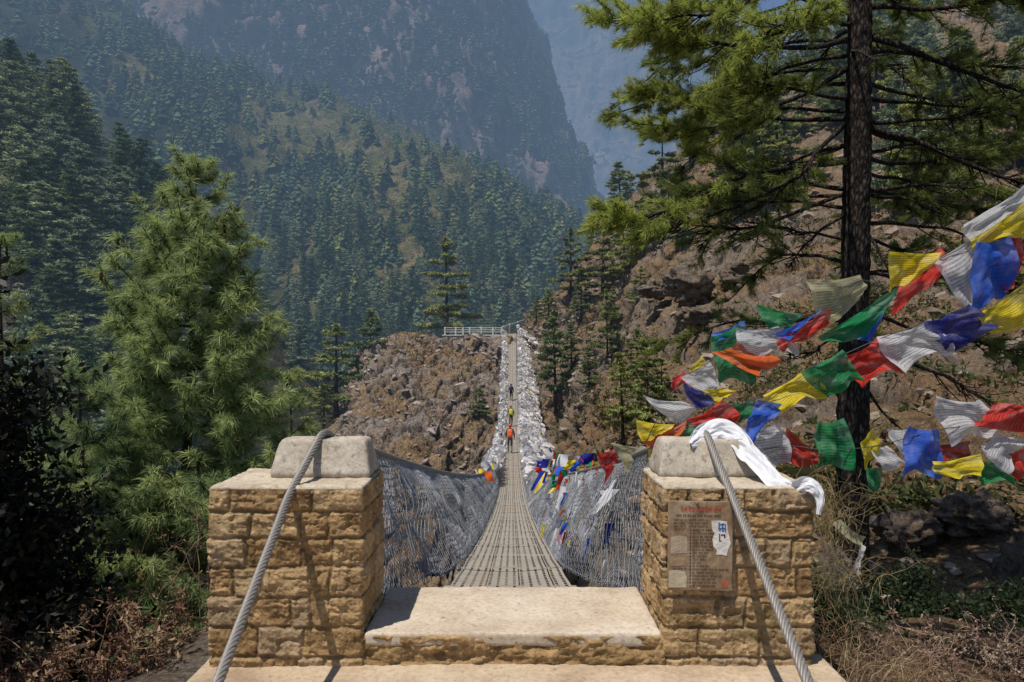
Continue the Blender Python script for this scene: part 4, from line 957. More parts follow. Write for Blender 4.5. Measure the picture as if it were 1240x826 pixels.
young_pine('pine_tree', at(262, 1300, 7.6), at(258, 585, 7.6), 1.15, 'low pine foliage directly left of the left pillar', 45, 10, 6, 30, .15, colA=(.05, .085, .035), colB=(.32, .40, .15))

def big_pine():
    rg = np.random.default_rng(77); bc = (.5, .5, .5)
    root = empty('pine_tree', at(1029, 800, 10), 'tall dark-trunked pine on the right with long drooping branches, the nearest tree', 'tree'); tr = MB(); fo = MB()
    ax = [at(1027, 860, 10), at(1030, 700, 10), at(1033, 500, 10), at(1036, 300, 10), at(1040, 100, 10), at(1041, 0, 10), at(1040, -300, 10), at(1036, -900, 10)]
    A = cr(ax, 60); R = np.interp(A[:, 2], [-3, 0, 3, 6, 16], [.27, .24, .20, .165, .05]); R = R*(1+.05*vnoise(np.stack([A[:, 2]*2, A[:, 2]*0, A[:, 2]*0], -1), 4))
    # barky trunk surface
    n = 260; P = cr(ax, n); r = np.interp(P[:, 2], [-3, 0, 3, 6, 16], [.235, .208, .178, .148, .05]); k = 40; a = np.arange(k)/k*6.283
    V = P[:, None]+np.stack([np.cos(a)[None]*r[:, None], np.sin(a)[None]*r[:, None], np.zeros((n, k))], -1)
    dirs = np.stack([np.cos(a), np.sin(a), a*0], -1)[None]; e, _i = cell(V*np.array([11, 11, 4.5]), 3)
    V = V+dirs*((sm(0, .25, e)-.6)*.018+fbm(V*9, 3, 4)*.02)[..., None]
    i, j = np.meshgrid(np.arange(n-1), np.arange(k), indexing='ij'); i, j = i.ravel(), j.ravel(); j2 = (j+1) % k
    tr.add(V.reshape(-1, 3), np.stack([i*k+j, i*k+j2, (i+1)*k+j2, (i+1)*k+j], 1))
    U(tr, 'trunk', M['bark'], root); tr = MB()
    B = [  # (points px,py,Y ..., base radius, foliage 0..1, needle brightness: lit tips and dark interior are painted in)
     ([(1023, 196, 10), (938, 203, 9.7), (894, 218, 9.5), (798, 262, 9.2), (750, 262, 9.1)], .040, .75, .9),
     ([(1021, 229, 10), (964, 218, 10.4), (907, 214, 10.8), (850, 183, 11.1)], .035, .5, .5),
     ([(1021, 153, 10), (990, 179, 9.8), (964, 218, 9.5), (851, 262, 9.3), (790, 283, 9.2)], .035, .3, .5),
     ([(1025, 83, 10), (964, 118, 10.2), (912, 135, 10.3), (851, 155, 10.3), (775, 150, 10.3)], .04, 1., .9),
     ([(1021, 235, 10), (938, 266, 9.8), (894, 279, 9.7), (807, 270, 9.6)], .03, .35, .5),
     ([(1021, 262, 10), (982, 288, 10), (955, 325, 9.8)], .022, .0, .3),
     ([(1021, 290, 10), (964, 279, 9.8), (900, 268, 9.6)], .022, .1, .3),
     ([(1025, 48, 10), (964, 61, 9.8), (873, 50, 9.7), (807, 38, 9.6), (742, 22, 9.6)], .04, 1., 1.),
     ([(1025, 10, 10), (938, -5, 9.5), (860, 15, 9.3), (780, 32, 9.2)], .04, 1., .95),
     ([(1025, 144, 10), (938, 140, 10.6), (851, 126, 10.9), (780, 112, 11.0)], .035, .9, .75),
     ([(1025, -40, 10), (950, -30, 10.3), (870, -20, 10.5), (800, -20, 10.6)], .04, .9, .8),
     ([(1025, 120, 10), (985, 110, 9.3), (930, 100, 8.9), (880, 95, 8.7)], .03, .8, .6),
     ([(1030, 30, 10), (1000, 25, 9.2), (960, 30, 8.6), (915, 45, 8.3)], .03, .9, .9),
     ([(1025, 175, 10), (970, 190, 10.8), (900, 240, 11.3), (840, 235, 11.5)], .03, .7, .6),
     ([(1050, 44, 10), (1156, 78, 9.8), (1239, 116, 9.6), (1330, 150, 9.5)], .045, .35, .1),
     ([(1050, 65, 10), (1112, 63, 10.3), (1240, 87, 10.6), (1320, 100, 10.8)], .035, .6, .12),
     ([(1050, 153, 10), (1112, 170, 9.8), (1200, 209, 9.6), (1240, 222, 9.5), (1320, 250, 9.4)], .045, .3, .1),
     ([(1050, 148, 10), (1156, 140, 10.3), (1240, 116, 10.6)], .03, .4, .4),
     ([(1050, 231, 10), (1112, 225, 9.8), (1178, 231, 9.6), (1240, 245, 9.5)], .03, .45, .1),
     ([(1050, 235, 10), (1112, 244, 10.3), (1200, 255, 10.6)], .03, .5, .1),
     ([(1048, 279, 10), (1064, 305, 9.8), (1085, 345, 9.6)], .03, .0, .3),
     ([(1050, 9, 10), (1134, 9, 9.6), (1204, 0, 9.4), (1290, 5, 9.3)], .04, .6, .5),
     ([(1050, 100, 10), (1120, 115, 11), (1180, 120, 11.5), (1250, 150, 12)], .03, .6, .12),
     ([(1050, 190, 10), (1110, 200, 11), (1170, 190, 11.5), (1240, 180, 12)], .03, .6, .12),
     ([(1051, 422, 10), (1134, 450, 9.8), (1180, 478, 9.7), (1245, 510, 9.6)], .03, .1, .2),
     ([(1051, 330, 10), (1110, 340, 10.3), (1180, 330, 10.6), (1260, 350, 10.8)], .03, .55, .25),
     ([(1051, 380, 10), (1120, 400, 10.8), (1190, 420, 11.2), (1260, 440, 11.4)], .028, .4, .2),
     ([(1051, 473, 10), (1074, 505, 9.8), (1092, 520, 9.7)], .022, .0, .2),
     ([(1020, 400, 10), (985, 425, 9.9), (955, 430, 9.8)], .018, .0, .2),
     ([(1051, 585, 10), (1085, 640, 9.8), (1122, 700, 9.6)], .022, .0, .1),
     ([(1049, 690, 10), (1090, 705, 9.8), (1135, 716, 9.7)], .022, .0, .1),
     ([(1049, 735, 10), (1085, 752, 9.8), (1110, 757, 9.7)], .018, .0, .1),
     ([(1035, -90, 10), (1130, -80, 9.5), (1240, -60, 9.0), (1350, -40, 8.7)], .05, .8, .6),
     ([(1030, 60, 10), (1060, 70, 9.2), (1100, 100, 8.6)], .02, .15, .15)]
    for q in range(26):   # the crown goes on above the photo
        zt = 6.6+q*.34; a = q*2.4; L = 3.6*(1-(zt-6.5)/11); p0 = np.array([at(1040, 0, 10)[0], 10, zt]); dv = np.array([math.cos(a), math.sin(a), .0])
        py0 = None; B.append(([tuple(p0), tuple(p0+dv*L*.5+np.array([0, 0, .1])), tuple(p0+dv*L+np.array([0, 0, -.1]))], .04, .8, .7, 'w'))
    for q in range(26):   # limbs on the far side of the trunk
        z = 2.0+q*.19; a = rg.uniform(.25, 2.9); L = rg.uniform(2.0, 3.8); p0 = np.array([at(1038, 0, 10)[0], 10.05, z]); dv = np.array([math.cos(a), math.sin(a), 0.])
        B.append(([tuple(p0), tuple(p0+dv*L*.5+np.array([0, 0, rg.uniform(-.05, .3)])), tuple(p0+dv*L+np.array([0, 0, rg.uniform(-.5, .25)]))], .03, .7, .15, 'w'))
    C = []; D = []; Br = []
    for it in B:
        pts = it[0]; W = np.array(pts) if len(it) > 4 else np.array([at(*p) for p in pts])
        n = 22; br = bend(W, n, .02, rg); rad = np.linspace(it[1], .008, n); tube(tr, br, rad, 7, bc, cap=False)
        L = np.linalg.norm(np.diff(br, axis=0), axis=1).sum(); fol = it[2]; offs = len(it) > 4
        ns = int(L*(15 if not offs else 6))+2
        for s in range(ns):
            q = rg.uniform(.22, 1.0)**.8; p = np.array([np.interp(q*(n-1), np.arange(n), br[:, i]) for i in range(3)])
            T = unit(br[min(n-1, int(q*(n-1))+1)]-br[max(0, int(q*(n-1))-1)])
            sd_ = unit(np.cross(T, (0, 0, 1)))*(1 if s % 2 else -1); l = rg.uniform(.25, .75)*min(1., L/2.5)*(1.15-.45*q)
            dirn = unit(T*.9+sd_*rg.uniform(.2, 1.1)+np.array([0, 0, rg.normal()*.35-.05])); e = p+dirn*l; mid = (p+e)/2+np.array([0, 0, -.08*l])
            tw = cr([p, mid, e], 6); tube(tr, tw, np.linspace(.010, .004, 6), 4, bc, cap=False)
            live = rg.random() < fol*(.25+1.1*q)
            for s2 in range(3):
                w = rg.uniform(.3, 1); pp = p+(e-p)*w; l2 = l*rg.uniform(.2, .5); e2 = pp+unit(dirn+rg.normal(size=3)*.7)*l2
                tube(tr, [pp, (pp+e2)/2, e2], [.005, .004, .0025], 3, bc, cap=False)
                if live:
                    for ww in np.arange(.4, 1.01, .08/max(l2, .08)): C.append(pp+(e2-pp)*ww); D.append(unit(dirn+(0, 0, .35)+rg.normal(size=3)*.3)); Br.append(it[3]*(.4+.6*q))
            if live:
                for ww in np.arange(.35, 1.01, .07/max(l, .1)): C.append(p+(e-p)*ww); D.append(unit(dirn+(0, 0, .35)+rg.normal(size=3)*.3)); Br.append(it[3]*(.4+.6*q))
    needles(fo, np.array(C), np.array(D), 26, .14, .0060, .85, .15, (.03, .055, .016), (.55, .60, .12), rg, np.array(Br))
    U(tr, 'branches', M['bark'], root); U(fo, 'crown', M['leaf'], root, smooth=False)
    print('tufts', len(C))
big_pine()

# ------------------------------------------------------------------ bushes and dry plants by the landing
def leafy(name, Pc, R, nb, nl, leaf, cA, cB, label, seed, cat='bush', up=.8, stem=(.03, .02, .015)):
    rg = np.random.default_rng(seed); root = empty(name, Pc, label, cat); st = MB(); lf = MB(); Pc = np.asarray(Pc, float); R = np.asarray(R, float)
    T = []; 
    for b in range(nb):
        d = rg.normal(size=3); d[2] = abs(d[2])*up+.15; d = unit(d); e = Pc+d*R*rg.uniform(.6, 1.05); m = Pc+(e-Pc)*.5+rg.normal(size=3)*R*.08
        w = cr([Pc, m, e], 8); tube(st, w, np.linspace(.014, .003, 8), 4, stem, cap=False)
        for s in range(6):
            q = rg.uniform(.35, 1); p = np.array([np.interp(q*7, np.arange(8), w[:, i]) for i in range(3)]); e2 = p+unit(d+rg.normal(size=3)*.8)*R.mean()*rg.uniform(.12, .35)
            tube(st, [p, (p+e2)/2, e2], [.005, .003, .002], 3, stem, cap=False); T += [p+(e2-p)*ww for ww in np.linspace(.2, 1, 6)]
    T = np.array(T); m = len(T)
    Pn = T[:, None]+rg.normal(size=(m, nl, 3))*leaf*1.1; a = unit(rg.normal(size=(m, nl, 3))+np.array([0, 0, .1])); b = unit(np.cross(a, rg.normal(size=(m, nl, 3))))
    s = leaf*rg.uniform(.6, 1.2, (m, nl, 1)); V = np.stack([Pn, Pn+a*s*.5+b*s*.24, Pn+a*s, Pn+a*s*.5-b*s*.24], 2).reshape(-1, 3)
    t = rg.uniform(0, 1, (m, nl, 1, 1))*np.ones((1, 1, 4, 1)); c = np.asarray(cA)*(1-t)+np.asarray(cB)*t
    k = np.arange(m*nl)*4; lf.add(V, np.stack([k, k+1, k+2, k+3], 1), c.reshape(-1, 3))
    U(st, 'stem', M['twig'], root); U(lf, 'foliage', M['leaf'], root, smooth=False); return root
leafy('bush', at(-30, 800, 4.6), (.72, .7, 2.45), 50, 9, .07, (.004, .006, .003), (.022, .022, .010), 'tall dark broad-leaved bush at the left edge, shade painted into its leaves', 51)  # leaf colours near black to stand in for shade
leafy('bush', at(30, 850, 5.1), (.5, .5, 1.5), 30, 8, .07, (.004, .006, .003), (.020, .021, .010), 'dark bush beside the low left pine, shade painted into its leaves', 52)  # shade put into the leaf colours here too
leafy('bush', at(-130, 700, 4.3), (.9, .6, 2.2), 40, 8, .07, (.004, .006, .003), (.02, .02, .010), 'darkest bush, mostly cut off by the left edge of the photo', 53)  # same dark leaf colours, painted in place of shade
leafy('bush', at(1165, 830, 6.8), (1.25, .8, .95), 60, 16, .05, (.010, .018, .007), (.04, .055, .02), 'low dark green bush at the lower right below the shaded rock', 54)
leafy('bush', at(1215, 830, 5.6), (.9, .6, .75), 46, 16, .045, (.012, .022, .008), (.05, .075, .025), 'dark green bush in the lower right corner, closer than the one under the rock', 58)
leafy('bush', at(1100, 790, 6.2), (.6, .5, .7), 36, 14, .045, (.012, .022, .008), (.045, .065, .022), 'dark green bush right beside the foot of the big trunk', 59)
leafy('bush', at(1010, 800, 4.6), (.28, .25, .55), 18, 7, .045, (.02, .03, .01), (.09, .12, .035), 'small green leafy weed between the right pillar and the big pine', 55)
leafy('bush', at(1085, 860, 4.9), (.4, .3, .62), 22, 7, .04, (.03, .035, .012), (.10, .12, .04), 'thin weed with pale leaves under the dark bush at lower right', 56)
leafy('bush', at(215, 850, 4.3), (.16, .2, .22), 12, 6, .035, (.05, .08, .015), (.14, .20, .04), 'small fresh green weed at the foot of the left pillar', 57)
def brambles(name, spots, seed, cols, label, hr=(.3, .9), leafn=10, leaf=.022, group=None, cat='dry plant', r0=.0045, arch=.9):
    rg = np.random.default_rng(seed)
    for (px, py, Y, n, spread) in spots:
        base = at(px, py, Y); root = empty(name, base, label(px) if callable(label) else label, cat, group); st = MB(); lf = MB()
        for k in range(n):
            p = base+np.array([rg.uniform(-spread, spread), rg.uniform(-.3, .3), -.05]); h = rg.uniform(*hr); a = rg.uniform(0, 6.28); o = rg.uniform(.1, arch)*h
            dv = np.array([math.cos(a)*o, math.sin(a)*o*.5, 0]); w = cr([p, p+dv*.25+np.array([0, 0, h*.6]), p+dv*.7+np.array([0, 0, h]), p+dv*1.2+np.array([0, 0, h*rg.uniform(.7, 1.05)])], 14)
            w += rg.normal(size=w.shape)*.006; c = np.array(cols[rg.integers(len(cols))]); tube(st, w, np.linspace(r0, r0*.35, 14), 4, c, cap=False)
            for s in range(5):
                q = rg.integers(4, 14); e = w[q]+unit(rg.normal(size=3)+np.array([0, 0, .3]))*rg.uniform(.05, .2); tube(st, [w[q], (w[q]+e)/2+rg.normal(size=3)*.01, e], [r0*.5, r0*.4, r0*.25], 3, c, cap=False)
                if leafn: clumps(lf, np.array([e, (e+w[q])/2]), .03, leafn, leaf, c*.5, c*1.25, rg, 1.)
        U(st, 'stem', M['twig'], root)
        if leafn: U(lf, 'leaves', M['twig'], root, smooth=False)
BR = [(.16, .09, .05), (.22, .13, .075), (.10, .045, .03), (.28, .19, .11)]
brambles('dry_bramble', [(15, 860, 4.3, 26, .30), (85, 865, 4.2, 22, .28), (150, 860, 4.2, 17, .26), (212, 850, 4.3, 16, .18)], 61, BR, 'tangle of leafless reddish-brown bramble at the lower left, beside the left pillar', (.18, .62), 12, .026, 'dry brambles at the lower left')
brambles('dry_bramble', [(225, 800, 4.8, 9, .12)], 62, BR, 'tallest thin dry stalks against the dark pine, just left of the left pillar', (.5, 1.0), 4, .02, r0=.004)
brambles('dry_grass_tuft', [(1000, 640, 4.25, 46, .10), (1005, 720, 4.3, 40, .12)], 63, [(.32, .24, .12), (.24, .17, .08), (.15, .12, .05)], lambda px: 'straw-coloured grass tuft hanging beside the right pillar edge, the %s one' % ('upper' if px < 1003 else 'lower'), (.12, .34), 0, .02, None, 'grass', .0022, 1.4)
brambles('dry_grass_tuft', [(1010, 850, 4.0, 80, .18), (1075, 860, 4.1, 80, .24)], 64, [(.30, .20, .10), (.38, .29, .16), (.18, .10, .07)], lambda px: 'dry grass clump at the bottom right of the landing, %s' % ('next to the wire rope' if px < 1040 else 'below the big pine'), (.15, .5), 0, .02, None, 'grass', .0024, 1.2)
brambles('dry_bramble', [(1150, 860, 4.4, 50, .45), (1225, 850, 4.8, 36, .35)], 65, [(.20, .12, .09), (.12, .07, .05), (.30, .22, .15)], lambda px: 'dry twiggy weeds along the lower right edge, %s' % ('left patch' if px < 1200 else 'patch in the corner'), (.2, .55), 8, .02)

# rocks poking from the shaded bank on the right
def boulder(px, py, Y, s, label, seed, mat='bank'):
    rg = np.random.default_rng(seed); n = 40; u = np.linspace(0, math.pi, n); v = np.linspace(0, 2*math.pi, n*2)[:-1]; Uu, Vv = np.meshgrid(v, u, indexing='ij')
    d = np.stack([np.sin(Vv)*np.cos(Uu), np.sin(Vv)*np.sin(Uu), np.cos(Vv)], -1); c = at(px, py, Y); s = np.asarray(s, float)
    e, i = cell(d*1.6+seed, seed); r = .82+.35*(i-.5)+fbm(d*3+seed, 4, seed)*.35; P = c+d*r[..., None]*s
    col = np.zeros(P.shape); col[..., 0] = .9; col[..., 1] = sm(.1, 0, e)*.5; mb = MB(); mb.add(P.reshape(-1, 3), gridfaces(len(v), n, True), col.reshape(-1, 3))
    tag(mb.build('boulder', M[mat], loc=c), label, 'rock')
boulder(1095, 640, 14.5, (.7, .6, .4), 'angular brown rock right of the big trunk under the lowest string', 3, 'slope')
boulder(1175, 625, 14.5, (.8, .7, .45), 'split rock on the bank under the lowest yellow flag', 4, 'slope')
boulder(1245, 705, 12.5, (.6, .6, .8), 'steep dark rock face at the right edge', 5, 'slope')
boulder(1010, 735, 9.2, (.35, .4, .8), 'tall rounded rock between right pillar and big trunk', 6)
boulder(835, 345, 58, (2.2, 2., 1.8), 'dark overhanging outcrop high on the right slope', 8, 'slope')
boulder(860, 385, 52, (2.2, 2., 1.0), 'flat-topped outcrop on the right slope below the dark one', 9, 'slope')
boulder(905, 335, 58, (2.4, 2., 1.3), 'pale broken outcrop right of the dark one on the slope', 10, 'slope')
boulder(795, 350, 66, (1.6, 1.5, 1.), 'small outcrop left of the dark one on the right slope', 11, 'slope')
# ------------------------------------------------------------------ prayer flags
FL = [
 ('white', [(1171,271),(1240,225),(1240,250),(1185,289)], 'white printed prayer flag at the upper right edge, highest in the photo', 4.55),
 ('yellow', [(1180,289),(1240,245),(1240,282),(1187,302)], 'yellow prayer flag tucked under the highest white one at the right edge', 4.5),
 ('red', [(1222,284),(1233,286),(1236,340),(1214,353)], 'narrow red prayer flag hanging right of the long blue one', 4.6),
 ('blue', [(1182,298),(1224,289),(1217,353),(1180,376)], 'long bright blue prayer flag hanging at upper right, between white and red', 4.52),
 ('white', [(1134,319),(1180,289),(1185,353),(1176,376)], 'white prayer flag twisted to a point left of the long blue one', 4.55),
 ('red', [(1093,335),(1136,303),(1143,330),(1090,379)], 'red prayer flag half behind the upper yellow one', 4.62),
 ('yellow', [(1080,307),(1136,308),(1102,342),(1081,351)], 'bright yellow prayer flag blown over a red one, right of the trunk', 4.55),
 ('green', [(996,406),(1083,351),(1048,409),(1005,415)], 'pointed green prayer flag in front of the trunk, edged by blue', 4.6),
 ('blue', [(1040,409),(1079,354),(1056,412),(1048,412)], 'blue sliver of prayer flag behind the pointed green one', 4.66),
 ('cream', [(982,340),(1037,336),(1044,360),(1005,395)], 'see-through cream prayer flag with yellow rim, left of the trunk', 4.62),
 ('blue', [(939,404),(996,375),(975,392),(958,412)], 'blue prayer flag lying on a red one, upper middle of the strings', 4.56),
 ('red', [(946,410),(998,377),(1003,396),(952,427)], 'red prayer flag under a blue one, upper middle of the strings', 4.6),
 ('green', [(919,370),(968,381),(950,399),(935,398)], 'small green prayer flag standing up above the white one', 4.7),
 ('white', [(897,399),(941,397),(962,427),(904,430)], 'white printed prayer flag between two greens and the red and blue pair', 4.6),
 ('orange', [(867,427),(897,416),(943,439),(918,456)], 'orange-red prayer flag crossing a green one at left of the strings', 4.56),
 ('green', [(864,411),(897,393),(915,459),(878,462)], 'green prayer flag behind the orange-red one', 4.64),
 ('blue', [(865,404),(899,390),(899,408),(872,414)], 'small blue prayer flag corner above the green and orange ones', 4.68),
 ('yellow', [(835,447),(849,433),(854,441),(842,454)], 'tiny yellow prayer flag at the left end of the upper string', 4.7),
 ('white', [(827,457),(858,439),(870,468),(853,474)], 'white printed prayer flag above the navy one', 4.62),
 ('yellow', [(853,472),(893,470),(879,482),(865,488)], 'pale yellow prayer flag tip right of the navy one', 4.62),
 ('navy', [(829,464),(848,474),(866,488),(843,494)], 'navy blue prayer flag below white, near left end of the strings', 4.6),
 ('red', [(814,459),(828,450),(831,464),(815,471)], 'small red prayer flag at the far left above the white streamer', 4.7),
 ('white', [(783,480),(824,486),(847,498),(821,509)], 'white prayer flag streaming out to a point at far left', 4.62),
 ('red', [(835,508),(873,487),(895,510),(858,522)], 'broad red prayer flag just above the right cement block', 4.5),
 ('green', [(886,491),(911,485),(906,508),(894,510)], 'dark green prayer flag right of the broad red one', 4.6),
 ('yellow', [(1187,381),(1240,347),(1240,396),(1203,405)], 'large yellow printed prayer flag on the middle string at the right edge', 4.4),
 ('navy', [(1126,390),(1169,372),(1203,399),(1148,425)], 'deep blue prayer flag with a pale patch, on the middle string', 4.4),
 ('white', [(1067,409),(1125,389),(1147,425),(1093,443)], 'large white printed prayer flag on the middle string, right of the trunk', 4.42),
 ('red', [(1021,434),(1065,411),(1092,445),(1044,463)], 'large red printed prayer flag on the middle string in front of the trunk', 4.44),
 ('green', [(973,450),(1019,427),(1038,462),(1001,478)], 'large green printed prayer flag on the middle string left of the trunk', 4.46),
 ('yellow', [(927,478),(973,450),(996,478),(950,494)], 'yellow printed prayer flag on the middle string, next to the large green one', 4.48),
 ('blue', [(906,510),(918,487),(950,491),(910,534)], 'blue prayer flag folded to a point above the right pillar', 4.46),
 ('white', [(890,519),(941,517),(955,563),(918,563)], 'greyish white printed prayer flag hanging behind the silk scarf', 4.5),
 ('orange', [(780,533),(828,512),(818,530),(794,543)], 'orange-red prayer flag left of the right cement block', 4.7),
 ('yellow', [(773,510),(814,515),(800,527),(780,535)], 'yellow prayer flag with pulled corners left of the right cement block', 4.75),
 ('green', [(812,527),(844,515),(836,532),(822,538)], 'green prayer flag peeping over the right cement block', 4.75),
 ('yellow', [(786,546),(801,541),(797,556),(790,568)], 'yellow scrap of flag against the left side of the right cement block', 4.75),
 ('red', [(724,551),(743,544),(746,560),(734,571)], 'red prayer flag at the near end of the right net, left of a cream one', 6.6),
 ('cream', [(743,537),(780,542),(778,552),(761,566)], 'cream prayer flag hanging over the near end of the right net', 6.2),
 ('red', [(955,521),(994,552),(988,565),(957,564)], 'red triangular prayer flag on the lower string left of the trunk', 4.5),
 ('green', [(991,514),(1021,510),(1031,563),(996,566)], 'dark green prayer flag on the lower string, hanging against the trunk', 4.42),
 ('yellow', [(1044,537),(1056,521),(1067,542),(1049,567)], 'crumpled yellow prayer flag on the lower string right of the trunk', 4.42),
 ('white', [(1056,544),(1074,541),(1095,563),(1074,569)], 'small white printed prayer flag on the lower string', 4.42),
 ('white', [(1077,521),(1102,521),(1100,551),(1090,545)], 'pale grey prayer flag on the lower string left of the blue one', 4.5),
 ('blue', [(1102,519),(1134,523),(1134,572),(1096,573)], 'crumpled bright blue prayer flag on the lower string', 4.4),
 ('maroon', [(1125,540),(1171,535),(1165,556),(1135,560)], 'dull maroon prayer flag behind the blue and yellow ones on the lower string', 4.5),
 ('yellow', [(1134,560),(1182,551),(1184,578),(1139,576)], 'yellow printed prayer flag on the lower string, low at right', 4.4),
 ('white', [(1136,482),(1189,487),(1203,524),(1157,535)], 'white printed prayer flag floating above the yellow one at right', 4.45),
 ('red', [(1182,514),(1208,489),(1240,491),(1240,519)], 'red printed prayer flag at the right edge, level with the pillar flags', 4.4),
 ('white', [(1189,542),(1208,527),(1240,534),(1217,568)], 'white printed prayer flag above green at the right edge', 4.42),
 ('green', [(1185,556),(1200,560),(1231,585),(1189,584)], 'green prayer flag lowest at the right edge', 4.4),
 ('red', [(1219,551),(1240,544),(1240,582),(1232,580)], 'red prayer flag corner lowest at the right edge beside green', 4.45),
 ('olive', [(930,561),(985,566),(975,576),(935,573)], 'olive prayer flag sagging low behind the silk scarf', 4.6),
 ('green', [(1050,568),(1066,566),(1064,590),(1052,596)], 'dark green scrap of flag tied low on the trunk', 4.5),
]
def flag(kind, q, label, Y, seed):
    rg = np.random.default_rng(seed); n = 30; u, v = np.meshgrid(np.linspace(0, 1, n), np.linspace(0, 1, n), indexing='ij')
    yo = rg.uniform(-.05, .05, 4); mq = np.mean(q, 0); q = [tuple(mq+(np.array(p)-mq)*1.14) for p in q]; K = np.array([at(px, py, Y+yo[i]) for i, (px, py) in enumerate(q)])
    e = lambda a, b, t: a+(b-a)*t
    P = (K[0]*((1-u)*(1-v))[..., None]+K[1]*(u*(1-v))[..., None]+K[2]*(u*v)[..., None]+K[3]*((1-u)*v)[..., None])
    S = np.linalg.norm(K[2]-K[0]); ph = rg.uniform(0, 6.28); ang = rg.uniform(-.6, .6); w = (u*math.cos(ang)+v*math.sin(ang)); fr = rg.uniform(1.0, 1.9)
    dy = (np.sin(w*6.28*fr+ph)*.075+np.sin((v*1.3-u*.5)*6.28+ph*2)*.045)*S*(.35+.65*v)+fbm(np.stack([u*3+seed, v*3, u*0], -1), 3, 4)*.09*S
    P[..., 1] += dy
    # edges billow in the picture plane too, and the tied top edge sags between its knots
    P[..., 2] += (np.sin(u*math.pi)*(1-v)*-.05+np.sin(u*math.pi*2+ph)*v*.055+np.sin(u*math.pi)*v*.05)*S; P[..., 0] += (np.sin(v*math.pi*1.3+ph)*.04*v+np.sin(v*math.pi)*(.5-u)*-.10)*S
    mb = MB(); mb.add(P.reshape(-1, 3), gridfaces(n, n), uv=np.stack([u, 1-v], -1).reshape(-1, 2)); c = K[:2].mean(0)
    o = mb.build('prayer_flag', M['flag_'+kind], loc=c); return tag(o, label, 'prayer flag', 'prayer flags strung from the right pillar')
for i, (k, q, lab, Y) in enumerate(FL): flag(k, q, lab, Y, 300+i)
def cord(pts, label, r=.0028, mat='wire_dark'):
    P = cr(np.array([at(*p) for p in pts]), 60); mb = MB(); tube(mb, P, r, 5); c = P[0]
    return tag(mb.build('flag_string', M[mat], loc=c), label, 'string', 'flag strings')
cord([(1480,60,4.6),(1240,226,4.58),(1180,289,4.57),(1134,316,4.58),(1083,349,4.58),(1040,340,4.6),(998,378,4.6),(940,398,4.6),(898,396,4.62),(860,437,4.64),(828,458,4.66),(800,500,4.7),(780,540,4.72)], 'highest flag string rising to the upper right')
cord([(1480,240,4.4),(1240,348,4.41),(1187,381,4.41),(1126,390,4.42),(1066,410,4.43),(1020,430,4.45),(973,449,4.47),(925,478,4.48),(880,498,4.5),(850,530,4.4)], 'middle flag string passing in front of the big trunk')
cord([(1480,440,4.3),(1240,490,4.4),(1190,512,4.4),(1134,521,4.41),(1060,540,4.42),(1000,545,4.43),(955,540,4.5),(900,548,4.45),(870,545,4.3)], 'lowest flag string, nearly level, tied at the right pillar')
# small flags knotted on the bridge rails
sm_lab = {}
def rag(P, col, name, sz, rg, long=False):
    n = 7; m = 4; u, v = np.meshgrid(np.linspace(-.5, .5, m), np.linspace(0, 1, n), indexing='ij'); a = rg.uniform(0, 3.14); L = sz*(2.4 if long else 1.)
    d = np.array([math.cos(a), math.sin(a)*.5, 0]); dn = unit(np.array([rg.normal()*.35, rg.normal()*.3, -1.])); ph = rg.uniform(0, 6)
    Q = P+d*(u*sz*(1-.5*v*(1 if long else .2)))[..., None]+dn*(v*L)[..., None]+np.array([.3, 1, 0])*(np.sin(v*5+ph+u*4)*.14*sz)[..., None]
    mb = MB(); mb.add(Q.reshape(-1, 3), gridfaces(m, n), np.array(FC[col])); return mb.build(name, M['cloth_small'], loc=P)
rg = np.random.default_rng(9); cl = ['white', 'yellow', 'blue', 'red', 'green', 'white', 'orange', 'navy']
railP = lambda d, s: np.array([cx_(d)+s*topw(d), d, deckz(d)+railh(d)])
for k in range(110):
    d = rg.uniform(8.5, 13.5) if k % 6 == 0 else rg.uniform(10.5, 27); c = cl[rg.integers(len(cl))]
    P = railP(d, 1)+np.array([rg.uniform(-.22, .5), 0, rg.uniform(-.15, .42)*(1 if d > 13 else .4)])
    tag(rag(P, c, 'prayer_flag', rg.uniform(.16, .34)*min(1.15, max(.45, d/20)), rg, k % 4 == 1), 'small %s prayer flag knotted in the crowded bunch on the right bridge rail' % c, 'prayer flag', 'small flags bunched on the right bridge rail, '+c)
for k in range(64):
    d = rg.uniform(6.0, 14)**1.0; t = rg.uniform(.15, 1.0); c = ['navy', 'white', 'red', 'yellow', 'blue', 'white', 'maroon'][rg.integers(7)]
    P = netpos(np.array([d]), np.array([t]), 1, 0, 0.)[0]+np.array([-.05, 0, 0])
    tag(rag(P, c, 'rag', rg.uniform(.04, .10), rg, True), 'thin %s cloth scrap caught in the wire of the right-hand net' % c, 'rag', 'cloth scraps in the right net, '+c)
for k, (d, t, l) in enumerate([(9.5, .7, .9), (11.5, .8, .9), (13.5, .9, 1.1), (16.5, .9, 1.2), (10.5, .45, .5), (19, .95, 1.2), (7.3, .4, .4), (12.3, .95, .8), (8.6, .9, .5), (15, .85, .9), (14.2, .7, .7), (9.9, .25, .4), (18, .8, 1.0), (6.6, .75, .45)]):
    P = netpos(np.array([d]), np.array([t]), 1, 0, 0.)[0]+np.array([-.06, 0, 0]); tag(rag(P, 'white', 'scarf', l*.28, rg, True), 'limp white scarf trailing down the inside of the right net', 'scarf', 'white scarves hanging inside the right net')
